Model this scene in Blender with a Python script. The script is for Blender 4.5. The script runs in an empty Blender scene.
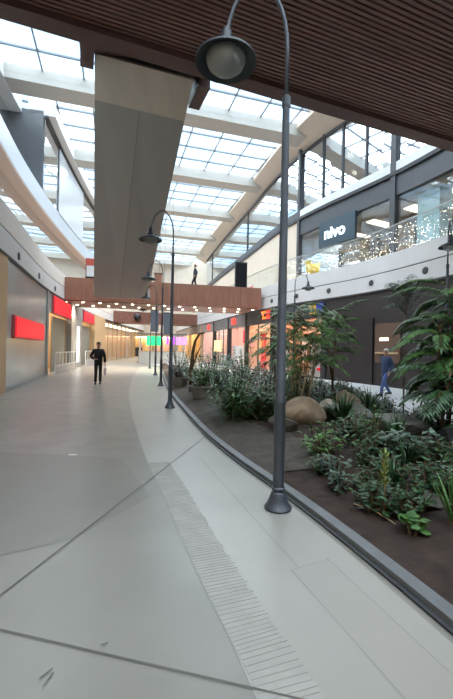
import bpy, bmesh, math, random
from mathutils import Vector, Matrix
random.seed(11)
S = bpy.context.scene
COL = S.collection
PI = math.pi

# ------------------------------------------------------------------ helpers
class MB:
    """collects shapes, links them as one mesh object"""
    def __init__(s): s.v = []; s.f = []
    def add(s, vs, fs):
        n = len(s.v); s.v += [tuple(v) for v in vs]; s.f += [tuple(i + n for i in f) for f in fs]; return s
    def box(s, c, d, rz=0.0, M=None):
        hx, hy, hz = d[0] / 2, d[1] / 2, d[2] / 2
        vs = [Vector((x, y, z)) for x in (-hx, hx) for y in (-hy, hy) for z in (-hz, hz)]
        R = Matrix.Rotation(rz, 3, 'Z') if M is None else M
        vs = [R @ v + Vector(c) for v in vs]
        return s.add(vs, [(0, 1, 3, 2), (4, 6, 7, 5), (0, 4, 5, 1), (2, 3, 7, 6), (0, 2, 6, 4), (1, 5, 7, 3)])
    def prism(s, pts, z0, z1):
        n = len(pts)
        return s.add([(p[0], p[1], z0) for p in pts] + [(p[0], p[1], z1) for p in pts],
                     [tuple(range(n - 1, -1, -1)), tuple(range(n, 2 * n))] + [(i, (i + 1) % n, n + (i + 1) % n, n + i) for i in range(n)])
    def tube(s, path, r, n=10, cap=True):
        path = [Vector(p) for p in path]; m = len(path)
        rs = r if isinstance(r, (list, tuple)) else [r] * m
        up = Vector((0.03, 1, 0.02)); vs = []; fs = []
        for i, p in enumerate(path):
            t = (path[min(i + 1, m - 1)] - path[max(i - 1, 0)])
            if t.length < 1e-9: t = Vector((0, 0, 1))
            t.normalize()
            a = up - t * up.dot(t)
            if a.length < 1e-3: a = Vector((1, 0, 0)) - t * t.x
            a.normalize(); b = t.cross(a); up = a
            for k in range(n):
                an = 2 * PI * k / n
                vs.append(p + (a * math.cos(an) + b * math.sin(an)) * rs[i])
        for i in range(m - 1):
            for k in range(n):
                fs.append((i * n + k, i * n + (k + 1) % n, (i + 1) * n + (k + 1) % n, (i + 1) * n + k))
        if cap: fs += [tuple(range(n - 1, -1, -1)), tuple(range((m - 1) * n, m * n))]
        return s.add(vs, fs)
    def lathe(s, prof, n=24, c=(0, 0, 0), M=None):
        vs = []; fs = []; c = Vector(c); m = len(prof)
        for r, z in prof:
            for k in range(n):
                a = 2 * PI * k / n
                v = Vector((max(r, 1e-4) * math.cos(a), max(r, 1e-4) * math.sin(a), z))
                vs.append((M @ v if M else v) + c)
        for i in range(m - 1):
            for k in range(n):
                fs.append((i * n + k, i * n + (k + 1) % n, (i + 1) * n + (k + 1) % n, (i + 1) * n + k))
        fs += [tuple(range(n - 1, -1, -1)), tuple(range((m - 1) * n, m * n))]
        return s.add(vs, fs)
    def build(s, name, m=None, parent=None, smooth=False, loc=None, rz=0.0):
        me = bpy.data.meshes.new(name); me.from_pydata(s.v, [], s.f); me.update()
        if smooth:
            me.polygons.foreach_set('use_smooth', [True] * len(me.polygons))
        o = bpy.data.objects.new(name, me); COL.objects.link(o)
        if m: me.materials.append(m)
        if parent: o.parent = parent
        if loc: o.location = loc
        o.rotation_euler.z = rz
        return o

def smooth_angle(o, deg=35):
    me = o.data
    me.polygons.foreach_set('use_smooth', [True] * len(me.polygons))
    try: me.set_sharp_from_angle(angle=math.radians(deg))
    except Exception: pass
    return o
def tag(o, label, cat, group=None, kind=None):
    o['label'] = label; o['category'] = cat
    if group: o['group'] = group
    if kind: o['kind'] = kind
    return o
def thing(name, label, cat, loc=(0, 0, 0), rz=0.0, group=None):
    o = bpy.data.objects.new(name, None); COL.objects.link(o); o.empty_display_size = .2
    o.location = loc; o.rotation_euler.z = rz
    return tag(o, label, cat, group)
def struct(o, label=None):
    o['kind'] = 'structure'
    return o
def kids(o): return [c for c in COL.objects if c.parent == o]
def copy_tree(o, parent=None):
    c = o.copy(); COL.objects.link(c)
    if parent: c.parent = parent
    for ch in KID.get(o.name, None) or kids(o): copy_tree(ch, c)
    return c
KID = {}
def place(proto, loc, rz=0.0, sc=1.0, label=None, group=None, first=False):
    o = proto if first else copy_tree(proto)
    o.location = loc; o.rotation_euler.z = rz; o.scale = (sc, sc, sc)
    if label: o['label'] = label
    if group: o['group'] = group
    return o

# ------------------------------------------------------------------ materials
MATS = {}
def mat(name, col, rough=.6, metal=0.0, var=0.0, scale=4.0, bump=0.0, spec=.5, emit=0.0, ecol=None, stretch=None, detail=4):
    if name in MATS: return MATS[name]
    m = bpy.data.materials.new(name); m.use_nodes = True
    nt = m.node_tree; b = nt.nodes['Principled BSDF']
    b.inputs['Base Color'].default_value = (*col, 1); b.inputs['Roughness'].default_value = rough
    b.inputs['Metallic'].default_value = metal; b.inputs['Specular IOR Level'].default_value = spec
    if var or bump:
        tc = nt.nodes.new('ShaderNodeTexCoord'); n = nt.nodes.new('ShaderNodeTexNoise')
        n.inputs['Scale'].default_value = scale; n.inputs['Detail'].default_value = detail
        src = tc.outputs['Object']
        if stretch:
            mp = nt.nodes.new('ShaderNodeMapping'); mp.inputs['Scale'].default_value = stretch
            nt.links.new(src, mp.inputs[0]); src = mp.outputs[0]
        nt.links.new(src, n.inputs['Vector'])
        if var:
            r = nt.nodes.new('ShaderNodeValToRGB')
            r.color_ramp.elements[0].position = .3; r.color_ramp.elements[1].position = .7
            r.color_ramp.elements[0].color = (*[c * (1 - var) for c in col], 1)
            r.color_ramp.elements[1].color = (*[min(1, c * (1 + var)) for c in col], 1)
            nt.links.new(n.outputs['Fac'], r.inputs[0]); nt.links.new(r.outputs[0], b.inputs['Base Color'])
        if bump:
            bp = nt.nodes.new('ShaderNodeBump'); bp.inputs['Strength'].default_value = bump; bp.inputs['Distance'].default_value = .02
            nt.links.new(n.outputs['Fac'], bp.inputs['Height']); nt.links.new(bp.outputs[0], b.inputs['Normal'])
    if emit:
        b.inputs['Emission Color'].default_value = (*(ecol or col), 1); b.inputs['Emission Strength'].default_value = emit
    MATS[name] = m
    return m
def glass(name, tint, refl, rough=.02, gcol=(1, 1, 1), body=None, bodyfac=0.0):
    m = bpy.data.materials.new(name); m.use_nodes = True; nt = m.node_tree
    nt.nodes.remove(nt.nodes['Principled BSDF']); out = nt.nodes['Material Output']
    t = nt.nodes.new('ShaderNodeBsdfTransparent'); t.inputs[0].default_value = (*tint, 1)
    g = nt.nodes.new('ShaderNodeBsdfGlossy'); g.inputs['Color'].default_value = (*gcol, 1); g.inputs['Roughness'].default_value = rough
    mx = nt.nodes.new('ShaderNodeMixShader'); mx.inputs[0].default_value = refl
    nt.links.new(t.outputs[0], mx.inputs[1]); nt.links.new(g.outputs[0], mx.inputs[2]); last = mx
    if body:
        d = nt.nodes.new('ShaderNodeBsdfDiffuse'); d.inputs[0].default_value = (*body, 1)
        m2 = nt.nodes.new('ShaderNodeMixShader'); m2.inputs[0].default_value = bodyfac
        nt.links.new(mx.outputs[0], m2.inputs[1]); nt.links.new(d.outputs[0], m2.inputs[2]); last = m2
    nt.links.new(last.outputs[0], out.inputs[0]); MATS[name] = m
    return m
def leafmat(name, c1, c2, rough=.45):
    m = bpy.data.materials.new(name); m.use_nodes = True; nt = m.node_tree; b = nt.nodes['Principled BSDF']
    b.inputs['Roughness'].default_value = rough
    tc = nt.nodes.new('ShaderNodeTexCoord'); n = nt.nodes.new('ShaderNodeTexNoise'); n.inputs['Scale'].default_value = 9
    r = nt.nodes.new('ShaderNodeValToRGB'); r.color_ramp.elements[0].position = .35; r.color_ramp.elements[1].position = .68
    r.color_ramp.elements[0].color = (*c1, 1); r.color_ramp.elements[1].color = (*c2, 1)
    nt.links.new(tc.outputs['Object'], n.inputs[0]); nt.links.new(n.outputs['Fac'], r.inputs[0]); nt.links.new(r.outputs[0], b.inputs['Base Color'])
    MATS[name] = m
    return m

M_white = mat('white paint', (.72, .72, .71), .5, var=.03, scale=1.5)
M_fascia = mat('gallery fascia', (.67, .65, .64), .45, var=.03, scale=1.0)
M_cream = mat('cream plaster', (.66, .56, .45), .6, var=.04, scale=1.0)
M_pink = mat('warm soffit plaster', (.58, .43, .36), .6, var=.04)
M_wood = mat('brown slat wood', (0.144, 0.071, 0.056), .55, var=.25, scale=3, stretch=(.3, 6, 6))
M_wooddk = mat('dark brown board', (0.079, 0.036, 0.032), .6, var=.12, scale=2)
M_bridge = mat('red brown cladding', (.30, .135, .085), .5, var=.18, scale=2.5, stretch=(5, 5, .3))
M_black = mat('black metal', (.018, .018, .02), .45)
M_dark = mat('charcoal metal', (.05, .052, .058), .45)
M_band = mat('dark grey fascia panel', (.06, .062, .07), .5, var=.06)
M_pole = mat('blue grey painted steel', (.085, .095, .115), .38, metal=.35, var=.12, scale=6)
M_shade = mat('dark slate enamel', (.02, .027, .035), .5)
M_globe = glass('frosted lamp glass', (.75, .76, .74), .2, .1, body=(.42, .43, .42), bodyfac=.5)
M_grey = mat('grey cladding', (.34, .35, .34), .45, var=.05)
M_greydk = mat('slate grey panel', (.16, .165, .17), .4, var=.06)
M_tan = mat('tan timber panel', (.55, .37, .20), .5, var=.08, scale=2, stretch=(6, 6, .4))
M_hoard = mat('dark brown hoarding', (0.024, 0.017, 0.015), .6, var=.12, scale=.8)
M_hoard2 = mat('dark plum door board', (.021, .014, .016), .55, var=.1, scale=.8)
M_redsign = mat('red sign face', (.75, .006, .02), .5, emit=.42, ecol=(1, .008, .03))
M_redletter = mat('lit red lettering', (.9, .03, .02), .5, emit=1.3, ecol=(1, .05, .03))
M_orangeletter = mat('lit orange lettering', (.9, .2, .03), .5, emit=1.2, ecol=(1, .17, .03))
M_whiteletter = mat('lit white lettering', (.9, .95, 1), .5, emit=.6, ecol=(.85, .95, 1))
M_teal = mat('dark teal sign box', (.028, .058, .082), .4)
M_green = mat('green neon', (.05, .9, .35), .5, emit=.55, ecol=(.02, 1, .25))
M_purple = mat('purple neon', (.5, .1, .8), .5, emit=.5, ecol=(.42, .1, .9))
M_pinkneon = mat('pink neon', (.8, .3, .8), .5, emit=.4, ecol=(.85, .35, .9))
M_warm = mat('warm lamp', (1, .85, .6), .5, emit=14, ecol=(1, .78, .5))
M_spot = mat('downlight lens', (1, .9, .75), .5, emit=9, ecol=(1, .85, .62))
M_panelwarm = mat('shop ceiling light', (1, .85, .65), .5, emit=9, ecol=(1, .82, .6))
M_panelwhite = mat('shop ceiling white light', (1, .95, .9), .5, emit=8, ecol=(1, .93, .86))
M_shopwall = mat('pale shop wall', (.75, .66, .55), .7)
M_shopred = mat('red shop display', (.80, .02, .03), .5, var=.2, scale=3)
M_shoporange = mat('orange shop wall', (.82, .50, .34), .6, var=.12, scale=2)
M_amber = mat('amber shop wall', (.72, .47, .22), .6, var=.2, scale=1.5)
M_aqua = mat('pale aqua column', (.38, .56, .58), .5)
M_yellow = mat('yellow upholstery', (.85, .62, .06), .6)
M_kerb = mat('grey kerb stone', (0.136, 0.140, 0.144), .5, var=.15, scale=5, bump=.1)
M_kerbdk = mat('dark kerb steel edge', (.035, .037, .042), .5)
M_soil = mat('dark planter soil', (0.034, 0.020, 0.014), .95, var=.45, scale=6, bump=.9, detail=8)
M_sand = mat('grey brown grit', (0.070, 0.058, 0.046), .95, var=.3, scale=7, bump=.7, detail=8)
M_rock = mat('tan boulder', (.27, .19, .125), .85, var=.3, scale=5, bump=.8)
M_rockgrey = mat('grey boulder', (.16, .15, .135), .85, var=.35, scale=5, bump=.8)
M_bark = mat('brown bark', (.13, .075, .04), .85, var=.3, scale=12, bump=.5)
M_cane = mat('pale tan cane', (.34, .25, .14), .7, var=.2, scale=8)
M_potstone = mat('weathered stone pot', (.24, .22, .19), .85, var=.2, scale=6, bump=.4)
L_dark = leafmat('dark green leaf', (.012, .036, .012), (.04, .10, .028))
L_mid = leafmat('mid green leaf', (.038, .10, .018), (.11, .24, .05))
L_dark2 = leafmat('deep green tree leaf', (.030, .085, .018), (.095, .21, .045))
L_mid2 = leafmat('muted green ground leaf', (.012, .040, .012), (.042, .105, .028))
L_bright = leafmat('bright green leaf', (.035, .10, .02), (.10, .22, .045))
L_grey = leafmat('grey green leaf', (.035, .065, .042), (.11, .165, .11))
L_dry = leafmat('dry yellowish leaf', (.19, .18, .055), (.40, .33, .13))
L_yellow = leafmat('yellow green leaf', (.13, .19, .03), (.30, .36, .07))
L_pale = leafmat('pale pinkish leaf', (.35, .27, .22), (.55, .48, .42))
G_bal = glass('balustrade glass', (.95, .97, .97), .07, .02)
G_shop = glass('shop window glass', (.93, .94, .94), .07)
G_refl = glass('upper gallery glass', (.50, .55, .60), .78, .015, gcol=(.93, .97, 1))
G_left = glass('left gallery glass', (.42, .46, .50), .78, .02, gcol=(.98, .98, .96), body=(.6, .62, .64), bodyfac=.06)
G_frost = mat('grey frosted shopfront', (.46, .475, .46), .22, var=.06, scale=.6, spec=.7)

# ------------------------------------------------------------------ plan curves of the mall
def spline(pts):
    """monotone-ish cubic through (y, x) pairs"""
    ys = [p[0] for p in pts]; xs = [p[1] for p in pts]; n = len(ys)
    m = []
    for i in range(n):
        if i == 0: m.append((xs[1] - xs[0]) / (ys[1] - ys[0]))
        elif i == n - 1: m.append((xs[-1] - xs[-2]) / (ys[-1] - ys[-2]))
        else: m.append(.5 * ((xs[i + 1] - xs[i]) / (ys[i + 1] - ys[i]) + (xs[i] - xs[i - 1]) / (ys[i] - ys[i - 1])))
    def f(y):
        if y <= ys[0]: return xs[0] + m[0] * (y - ys[0])
        if y >= ys[-1]: return xs[-1] + m[-1] * (y - ys[-1])
        i = max(k for k in range(n - 1) if ys[k] <= y)
        h = ys[i + 1] - ys[i]; t = (y - ys[i]) / h
        return ((2*t**3 - 3*t**2 + 1) * xs[i] + (t**3 - 2*t**2 + t) * h * m[i] + (-2*t**3 + 3*t**2) * xs[i+1] + (t**3 - t**2) * h * m[i+1])
    return f
XL = spline([(-10, -2.6), (0, -3.9), (12, -7.1), (20, -9.4), (30, -11.4), (41, -12.9), (66, -14.4)])
XR = spline([(-10, 11.2), (0, 10.6), (8, 9.7), (14, 8.3), (17, 7.4), (19, 6.6), (21, 5.5), (24, 3.8), (30, 1.5), (40, -1.4), (49, -4.3), (66, -8.8)])
XRU = spline([(-10, 11.2), (0, 10.6), (8, 9.7), (14, 8.3), (17, 7.4), (19, 6.6), (21, 5.55), (24, 3.95), (27.5, 2.45), (38, -.3), (51, -3.6), (66, -7.0)])
XK = spline([(-10, 12.6), (0, 11.7), (8, 10.7), (14, 9.0), (23.45, 5.15), (27, 3.8), (37, 1.2), (45.7, -1.2), (53, -3.2), (66, -6.3)])
XC = spline([(-6, 3.2), (0, 1.85), (2.14, 1.31), (3.88, .75), (5, .30), (6.56, -.24), (9.74, -1.08), (11.4, -1.5), (16, -2.5), (22, -3.65), (31, -5.4)])
XE = spline([(-6, 6.2), (2, 5.2), (8.5, 4.2), (12, 4.7), (18, 3.3), (22, 1.4), (26, -1.2), (31, -4.6)])
def pt(side, Y, off=0.0, f=None):
    f = f or (XL if side < 0 else XR)
    dx = (f(Y + .05) - f(Y - .05)) / .1; n = math.hypot(dx, 1)
    nx, ny = (-1 / n, dx / n) if side < 0 else (1 / n, -dx / n)
    return Vector((f(Y) + nx * off, Y + ny * off, 0))
def tang(side, Y):
    a = pt(side, Y - .1); b = pt(side, Y + .1); t = b - a; t.normalize(); return t
def srange(a, b, step=1.2):
    n = max(1, int(math.ceil((b - a) / step))); return [a + (b - a) * i / n for i in range(n + 1)]
def strip(mb, side, y0, y1, z0, z1, off=0.0, th=.2, step=1.2, f=None, zb=None):
    """a curved wall piece: front face at off, back at off+th; zb = (z0,z1) at the back face"""
    ys = srange(y0, y1, step); vs = []; fs = []; b0, b1 = zb or (z0, z1)
    for y in ys:
        a = pt(side, y, off, f); b = pt(side, y, off + th, f)
        vs += [(a.x, a.y, z0), (a.x, a.y, z1), (b.x, b.y, b1), (b.x, b.y, b0)]
    for i in range(len(ys) - 1):
        for k in range(4):
            fs.append((i*4 + k, i*4 + (k+1) % 4, (i+1)*4 + (k+1) % 4, (i+1)*4 + k))
    n = len(ys) - 1
    fs += [(0, 1, 2, 3), (n*4 + 3, n*4 + 2, n*4 + 1, n*4)]
    return mb.add(vs, fs)
def wallobj(name, m, side, *a, parent=None, **k):
    return strip(MB(), side, *a, **k).build(name, m, parent)
Y0, Y1 = -10, 66

# ------------------------------------------------------------------ floor
def floor_material():
    m = bpy.data.materials.new('polished concrete floor'); m.use_nodes = True; nt = m.node_tree; b = nt.nodes['Principled BSDF']
    tc = nt.nodes.new('ShaderNodeTexCoord')
    def noise(s, d=3):
        n = nt.nodes.new('ShaderNodeTexNoise'); n.inputs['Scale'].default_value = s; n.inputs['Detail'].default_value = d
        nt.links.new(tc.outputs['Object'], n.inputs[0]); return n
    v = nt.nodes.new('ShaderNodeTexVoronoi'); v.inputs['Scale'].default_value = .55; v.inputs['Randomness'].default_value = 1
    mp = nt.nodes.new('ShaderNodeMapping'); mp.inputs['Rotation'].default_value = (0, 0, .5); mp.inputs['Scale'].default_value = (1, .6, 1)
    nt.links.new(tc.outputs['Object'], mp.inputs[0]); nt.links.new(mp.outputs[0], v.inputs['Vector'])
    r = nt.nodes.new('ShaderNodeValToRGB'); r.color_ramp.elements[0].color = (0.212, 0.200, 0.177, 1); r.color_ramp.elements[1].color = (0.256, 0.238, 0.211, 1)
    nt.links.new(v.outputs['Color'], r.inputs[0])
    n1 = noise(1.3); r1 = nt.nodes.new('ShaderNodeValToRGB'); r1.color_ramp.elements[0].position = .3; r1.color_ramp.elements[1].position = .7
    r1.color_ramp.elements[0].color = (.90, .90, .90, 1); r1.color_ramp.elements[1].color = (1.05, 1.05, 1.04, 1)
    nt.links.new(n1.outputs['Fac'], r1.inputs[0])
    mx = nt.nodes.new('ShaderNodeMix'); mx.data_type = 'RGBA'; mx.blend_type = 'MULTIPLY'; mx.inputs[0].default_value = 1
    nt.links.new(r.outputs[0], mx.inputs[6]); nt.links.new(r1.outputs[0], mx.inputs[7]); nt.links.new(mx.outputs[2], b.inputs['Base Color'])
    b.inputs['Roughness'].default_value = .32; b.inputs['Specular IOR Level'].default_value = .4
    n2 = noise(3); r2 = nt.nodes.new('ShaderNodeMapRange'); r2.inputs[3].default_value = .26; r2.inputs[4].default_value = .42
    nt.links.new(n2.outputs['Fac'], r2.inputs[0]); nt.links.new(r2.outputs[0], b.inputs['Roughness'])
    return m
M_floor = floor_material()
M_pale = mat('pale polished concrete border', (0.318, 0.298, 0.266), .33, var=.06, scale=1.1)
M_pale2 = mat('pale warm floor slab', (.312, .288, .257), .33, var=.05, scale=1.1)
M_groove = mat('ribbed paving', (.325, .308, .28), .55, var=.10, scale=5)
M_joint = mat('dark floor joint', (.12, .112, .10), .8)

struct(MB().box((-2, 28, -.15), (60, 80, .3)).build('floor', M_floor))
XB = spline([(-6, 1.55), (0, .58), (1.73, .16), (2.18, -.01), (2.93, -.28), (4.15, -.69), (5.25, -1.07), (6.74, -1.54), (10.24, -2.57), (13.8, -3.5), (22, -5.3), (31, -7)])
mb = MB(); ys = srange(-6, 31, .5)
L = [(XB(y), y) for y in ys]; R = [(XC(y) - .10, y) for y in ys]
vs = [(x, y, .004) for x, y in L] + [(x, y, .004) for x, y in R]; n = len(ys)
mb.add(vs, [(i, n + i, n + i + 1, i + 1) for i in range(n - 1)])
struct(mb.build('floor_border', M_pale))
# ribbed paving band
mb = MB(); y = -3.0
while y < 5.1:
    w = .022 + random.random() * .012; yc = y + w / 2
    dx = (XB(yc + .1) - XB(yc - .1)) / .2; a = math.atan2(1, dx)
    ln = .275 + random.uniform(-.012, .012); t = Vector((dx, 1, 0)).normalized(); nrm = Vector((t.y, -t.x, 0))
    c = Vector((XB(yc), yc, .007)) + nrm * (ln / 2 + .005)
    mb.box((c.x, c.y, .005), (ln, w, .0012 + random.random() * .0012), math.atan2(nrm.y, nrm.x) + random.uniform(-.015, .015))
    y += w + .003 + random.random() * .004
struct(mb.build('floor_ribbed_band', M_groove))
# a warmer slab of the border and the joints
def floor_line(mb, a, b, w, z=.0085):
    a = Vector((*a, 0)); b = Vector((*b, 0)); d = (b - a).normalized(); p = Vector((-d.y, d.x, 0)) * w / 2
    mb.add([(q.x, q.y, z) for q in (a - p, a + p, b + p, b - p)], [(0, 1, 2, 3)])
mb = MB(); floor_line(mb, (-1.9, .05), (-.28, 6.95), .011); floor_line(mb, (-6, 3.22), (2.0, 1.29), .010)
floor_line(mb, (-9.5, 9.3), (-2.0, 12.5), .02); floor_line(mb, (-11, 18.2), (-3.7, 20.8), .02)
struct(mb.build('floor_joint', M_joint))
mb = MB(); floor_line(mb, (.49, 2.68), (1.35, .2), .01, .006); floor_line(mb, (.78, 2.85), (1.6, .4), .008, .006); floor_line(mb, (.49, 2.68), (.80, 2.83), .006, .006)
floor_line(mb, (-.35, 5.4), (.55, 2.7), .008, .006)
struct(mb.build('floor_fine_joint', mat('fine floor joint', (.27, .255, .23), .7)))
mb = MB().add([(x, y, .0058) for x, y in ((.50, 2.68), (.79, 2.83), (1.6, .4), (1.33, .2))], [(0, 3, 2, 1)])
struct(mb.build('floor_warm_slab', M_pale2))
mb = MB().add([(x, y, .003) for x, y in ((-4.2, 5.6), (-1.43, 5.3), (-.75, 3.95), (-1.22, 3.04), (-2.1, 2.5), (-5, 2.9))], [(0, 5, 4, 3, 2, 1)])
struct(mb.build('floor_patch', mat('darker grey floor patch', (.186, .175, .153), .36, var=.06, scale=1.2)))  # floor area a little darker than the concrete around it
mb = MB(); floor_line(mb, (-.835, 1.76), (-.80, 1.82), .008); floor_line(mb, (-.80, 1.72), (-.785, 1.80), .006); floor_line(mb, (-.62, 1.965), (-.585, 1.985), .008)
struct(mb.build('floor_scuff_marks', M_joint))
# white path on the far side of the planter
mb = MB(); ys = srange(-6, 40, .8); n = len(ys)
mb.add([(XE(min(y, 31)) - (0 if y < 31 else (y - 31) * .5), y, .004) for y in ys] + [(XR(y), y, .004) for y in ys], [(i, n + i, n + i + 1, i + 1) for i in range(n - 1)])
struct(mb.build('floor_far_path', mat('white polished path', (.60, .60, .60), .35, var=.04, scale=.7)))

# ------------------------------------------------------------------ planter
mb = MB(); ys = srange(-6, 31, .5); n = len(ys)
vs = []
for y in ys:
    a = pt(-1, y, 0, XC)
    vs += [(XC(y) - .02, y, 0), (XC(y) - .02, y, .065), (XC(y) + .085, y, .07), (XC(y) + .085, y, 0)]
mb.add(vs, [(i*4+k, i*4+(k+1) % 4, (i+1)*4+(k+1) % 4, (i+1)*4+k) for i in range(n-1) for k in range(4)] + [(0, 1, 2, 3), (n*4-1, n*4-2, n*4-3, n*4-4)])
struct(mb.build('kerb_stone', M_kerb))
mb = MB(); vs = []
for y in ys: vs += [(XC(y) - .045, y, 0), (XC(y) - .05, y, .02), (XC(y) - .015, y, .03), (XC(y) - .015, y, 0)]
mb.add(vs, [(i*4+k, i*4+(k+1) % 4, (i+1)*4+(k+1) % 4, (i+1)*4+k) for i in range(n-1) for k in range(4)] + [(0, 1, 2, 3), (n*4-1, n*4-2, n*4-3, n*4-4)])
struct(mb.build('kerb_edge_trim', M_kerbdk))
mb = MB(); vs = []
for y in ys: vs += [(XE(y) - .1, y, 0), (XE(y) - .1, y, .10), (XE(y) + .08, y, .10), (XE(y) + .08, y, 0)]
mb.add(vs, [(i*4+k, i*4+(k+1) % 4, (i+1)*4+(k+1) % 4, (i+1)*4+k) for i in range(n-1) for k in range(4)] + [(0, 1, 2, 3), (n*4-1, n*4-2, n*4-3, n*4-4)])
struct(mb.build('kerb_far_stone', M_kerb))
def soil_z(x, y):
    a, b = XC(y) + .085, XE(y) - .1
    t = (x - a) / max(b - a, .01)
    if t <= 0 or t >= 1: return .05
    s = math.sin(PI * t)
    return .05 + .20 * s * (1 + .35 * math.sin(x * 1.9 + y * .8) + .25 * math.sin(y * 1.7 - x)) + .012 * math.sin(x * 9) * math.sin(y * 8.3)
mb = MB(); NX = 46; ys2 = srange(-6, 31, .22); vs = []
for y in ys2:
    a, b = XC(y) + .075, XE(y) - .08
    for i in range(NX + 1):
        x = a + (b - a) * i / NX
        vs.append((x, y, soil_z(x, y) + (random.uniform(-.008, .008) if 0 < i < NX else 0)))
mb.add(vs, [(j*(NX+1)+i, j*(NX+1)+i+1, (j+1)*(NX+1)+i+1, (j+1)*(NX+1)+i) for j in range(len(ys2)-1) for i in range(NX)])
o = mb.build('planter_soil', M_soil, smooth=True); o['kind'] = 'stuff'
tag(o, 'dark brown soil filling the long planter beside the walkway', 'soil', kind='stuff')
# gritty grey path inside the bed beside the kerb
mb = MB(); vs = []; ysg = srange(4.6, 26, .25)
for y in ysg:
    w = .95 + .18 * math.sin(y * 1.3)
    for i in range(7):
        x = XC(y) + .075 + w * i / 6
        vs.append((x, y, soil_z(x, y) + .012 - (.02 if i == 6 else 0)))
mb.add(vs, [(j*7+i, j*7+i+1, (j+1)*7+i+1, (j+1)*7+i) for j in range(len(ysg)-1) for i in range(6)])
o = mb.build('planter_grit', M_sand, smooth=True); tag(o, 'grey brown grit strip inside the planter along the kerb', 'grit', kind='stuff')

# ------------------------------------------------------------------ right side: ground floor
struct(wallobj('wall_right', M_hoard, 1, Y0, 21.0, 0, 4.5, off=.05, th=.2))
t = thing('hoarding_door', 'dark plum door panel in the brown hoarding behind the walking man', 'door', pt(1, 19.2) )
base = pt(1, 19.2)
def facade_box(name, m, parent, side, y0, y1, z0, z1, off, th, step=.6):
    o = strip(MB(), side, y0, y1, z0, z1, off=off, th=th, step=step).build(name, m)
    if parent:
        o.parent = parent; o.location = -Vector(parent.location)
    return o
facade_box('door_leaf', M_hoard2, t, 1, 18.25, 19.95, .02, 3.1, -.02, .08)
facade_box('door_jamb', M_black, t, 1, 18.13, 18.25, .0, 3.15, -.03, .1)
facade_box('door_head', M_black, t, 1, 18.13, 20.05, 3.1, 3.2, -.03, .1)
t = thing('hoarding_window', 'small warm lit opening in the brown hoarding beside the walking man', 'window', pt(1, 17.4))
facade_box('window_back', mat('brown lit recess', (.13, .07, .045), .6), t, 1, 16.55, 18.0, 1.1, 2.9, -.01, .07)
facade_box('window_lamp', mat('small warm lamp', (1, .85, .65), .5, emit=1.6, ecol=(1, .85, .65)), t, 1, 17.2, 17.7, 2.1, 2.24, -.04, .04)
facade_box('window_shelf', M_tan, t, 1, 16.6, 17.95, 1.5, 1.58, -.06, .06)
# shops: pillars, sign bands, interiors
def shop(y0, y1, depth, wall_m, light_m, nm, lbl):
    w = wallobj('wall_' + nm + '_back', wall_m, 1, y0, y1, 0, 4.4, off=depth, th=.15); struct(w)
    struct(wallobj('ceiling_' + nm, M_white, 1, y0, y1, 4.3, 4.45, off=.25, th=depth - .25))
    for yy in (y0 + .05, y1 - .2):
        mb2 = MB(); strip(mb2, 1, yy, yy + .15, 0, 4.3, off=.25, th=depth - .25); struct(mb2.build('wall_' + nm + '_side', wall_m))
    k = int((y1 - y0) // 2.6)
    for i in range(k):
        yc = y0 + (i + .5) * (y1 - y0) / k
        o = wallobj('shop_light', light_m, 1, yc - .45, yc + .45, 4.24, 4.3, off=1.0, th=depth - 2.0)
        tag(o, lbl, 'light', lbl)
shop(21.2, 30.0, 4.5, M_shoporange, M_panelwarm, 'orange_shop', 'glowing ceiling light inside the orange lit shop behind the bamboo')
shop(30.3, 45.0, 4.5, mat('rosy shop wall', (.72, .46, .40), .7), M_panelwhite, 'red_shop', 'glowing ceiling light inside the red and white shop at the bend')
shop(45.3, 65.0, 4.0, M_amber, M_panelwarm, 'far_shop', 'glowing ceiling light inside the far shop past the red one')
struct(wallobj('trim_1', M_band, 1, 21.0, 30.1, 3.45, 4.5, off=.05, th=.2))
struct(wallobj('trim_2', M_greydk, 1, 30.1, 40, 3.45, 4.5, off=.05, th=.2))
struct(wallobj('trim_3', mat('warm grey fascia', (.33, .27, .24), .6), 1, 40, 66, 3.45, 4.5, off=.05, th=.2))
for y in (21.05, 25.6, 29.95, 34.6, 40.0, 45.1, 52, 59):
    struct(wallobj('pillar_right', M_black if y < 41 else M_tan, 1, y, y + .32, 0, 4.5, off=0, th=.35))
for a, b in ((21.4, 25.6), (25.95, 29.95), (34.95, 40)):
    w = wallobj('window_1', G_shop, 1, a, b, .08, 3.45, off=.12, th=.02); struct(w)
    fr = MB()
    for yy in srange(a, b, 2.2): strip(fr, 1, yy - .03, yy + .03, .05, 3.45, off=.09, th=.08)
    strip(fr, 1, a, b, .0, .09, off=.09, th=.08)
    f = fr.build('window_frame', M_dark, w)
# red shop goods
def box_on(side, y, off, z, d, m, name, label, cat, group=None):
    p = pt(side, y, off); a = tang(side, y)
    o = MB().box((0, 0, d[2] / 2), d).build(name, m, loc=(p.x, p.y, z), rz=math.atan2(a.y, a.x))
    return tag(o, label, cat, group)
def display_rack(y, off, m, label, group=None, rows=3, w=1.3, h=2.0, items=5):
    p = pt(1, y, off); a = tang(1, y)
    t = thing('display_rack', label, 'display rack', (p.x, p.y, 0), math.atan2(a.y, a.x), group)
    MB().box((0, .18, h / 2), (w, .04, h)).build('back_panel', M_white, t)
    for k in range(rows):
        z = .25 + k * (h - .3) / rows
        MB().box((0, 0, z), (w, .36, .04)).build('shelf', M_white, t)
        g = MB()
        for i in range(items):
            x = -w / 2 + (i + .5) * w / items
            g.box((x, 0, z + .22), (w / items * .8, .26, .4 + .06 * ((i * 7 + k) % 3 - 1)))
        g.build('goods', m, t)
    return t
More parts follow.
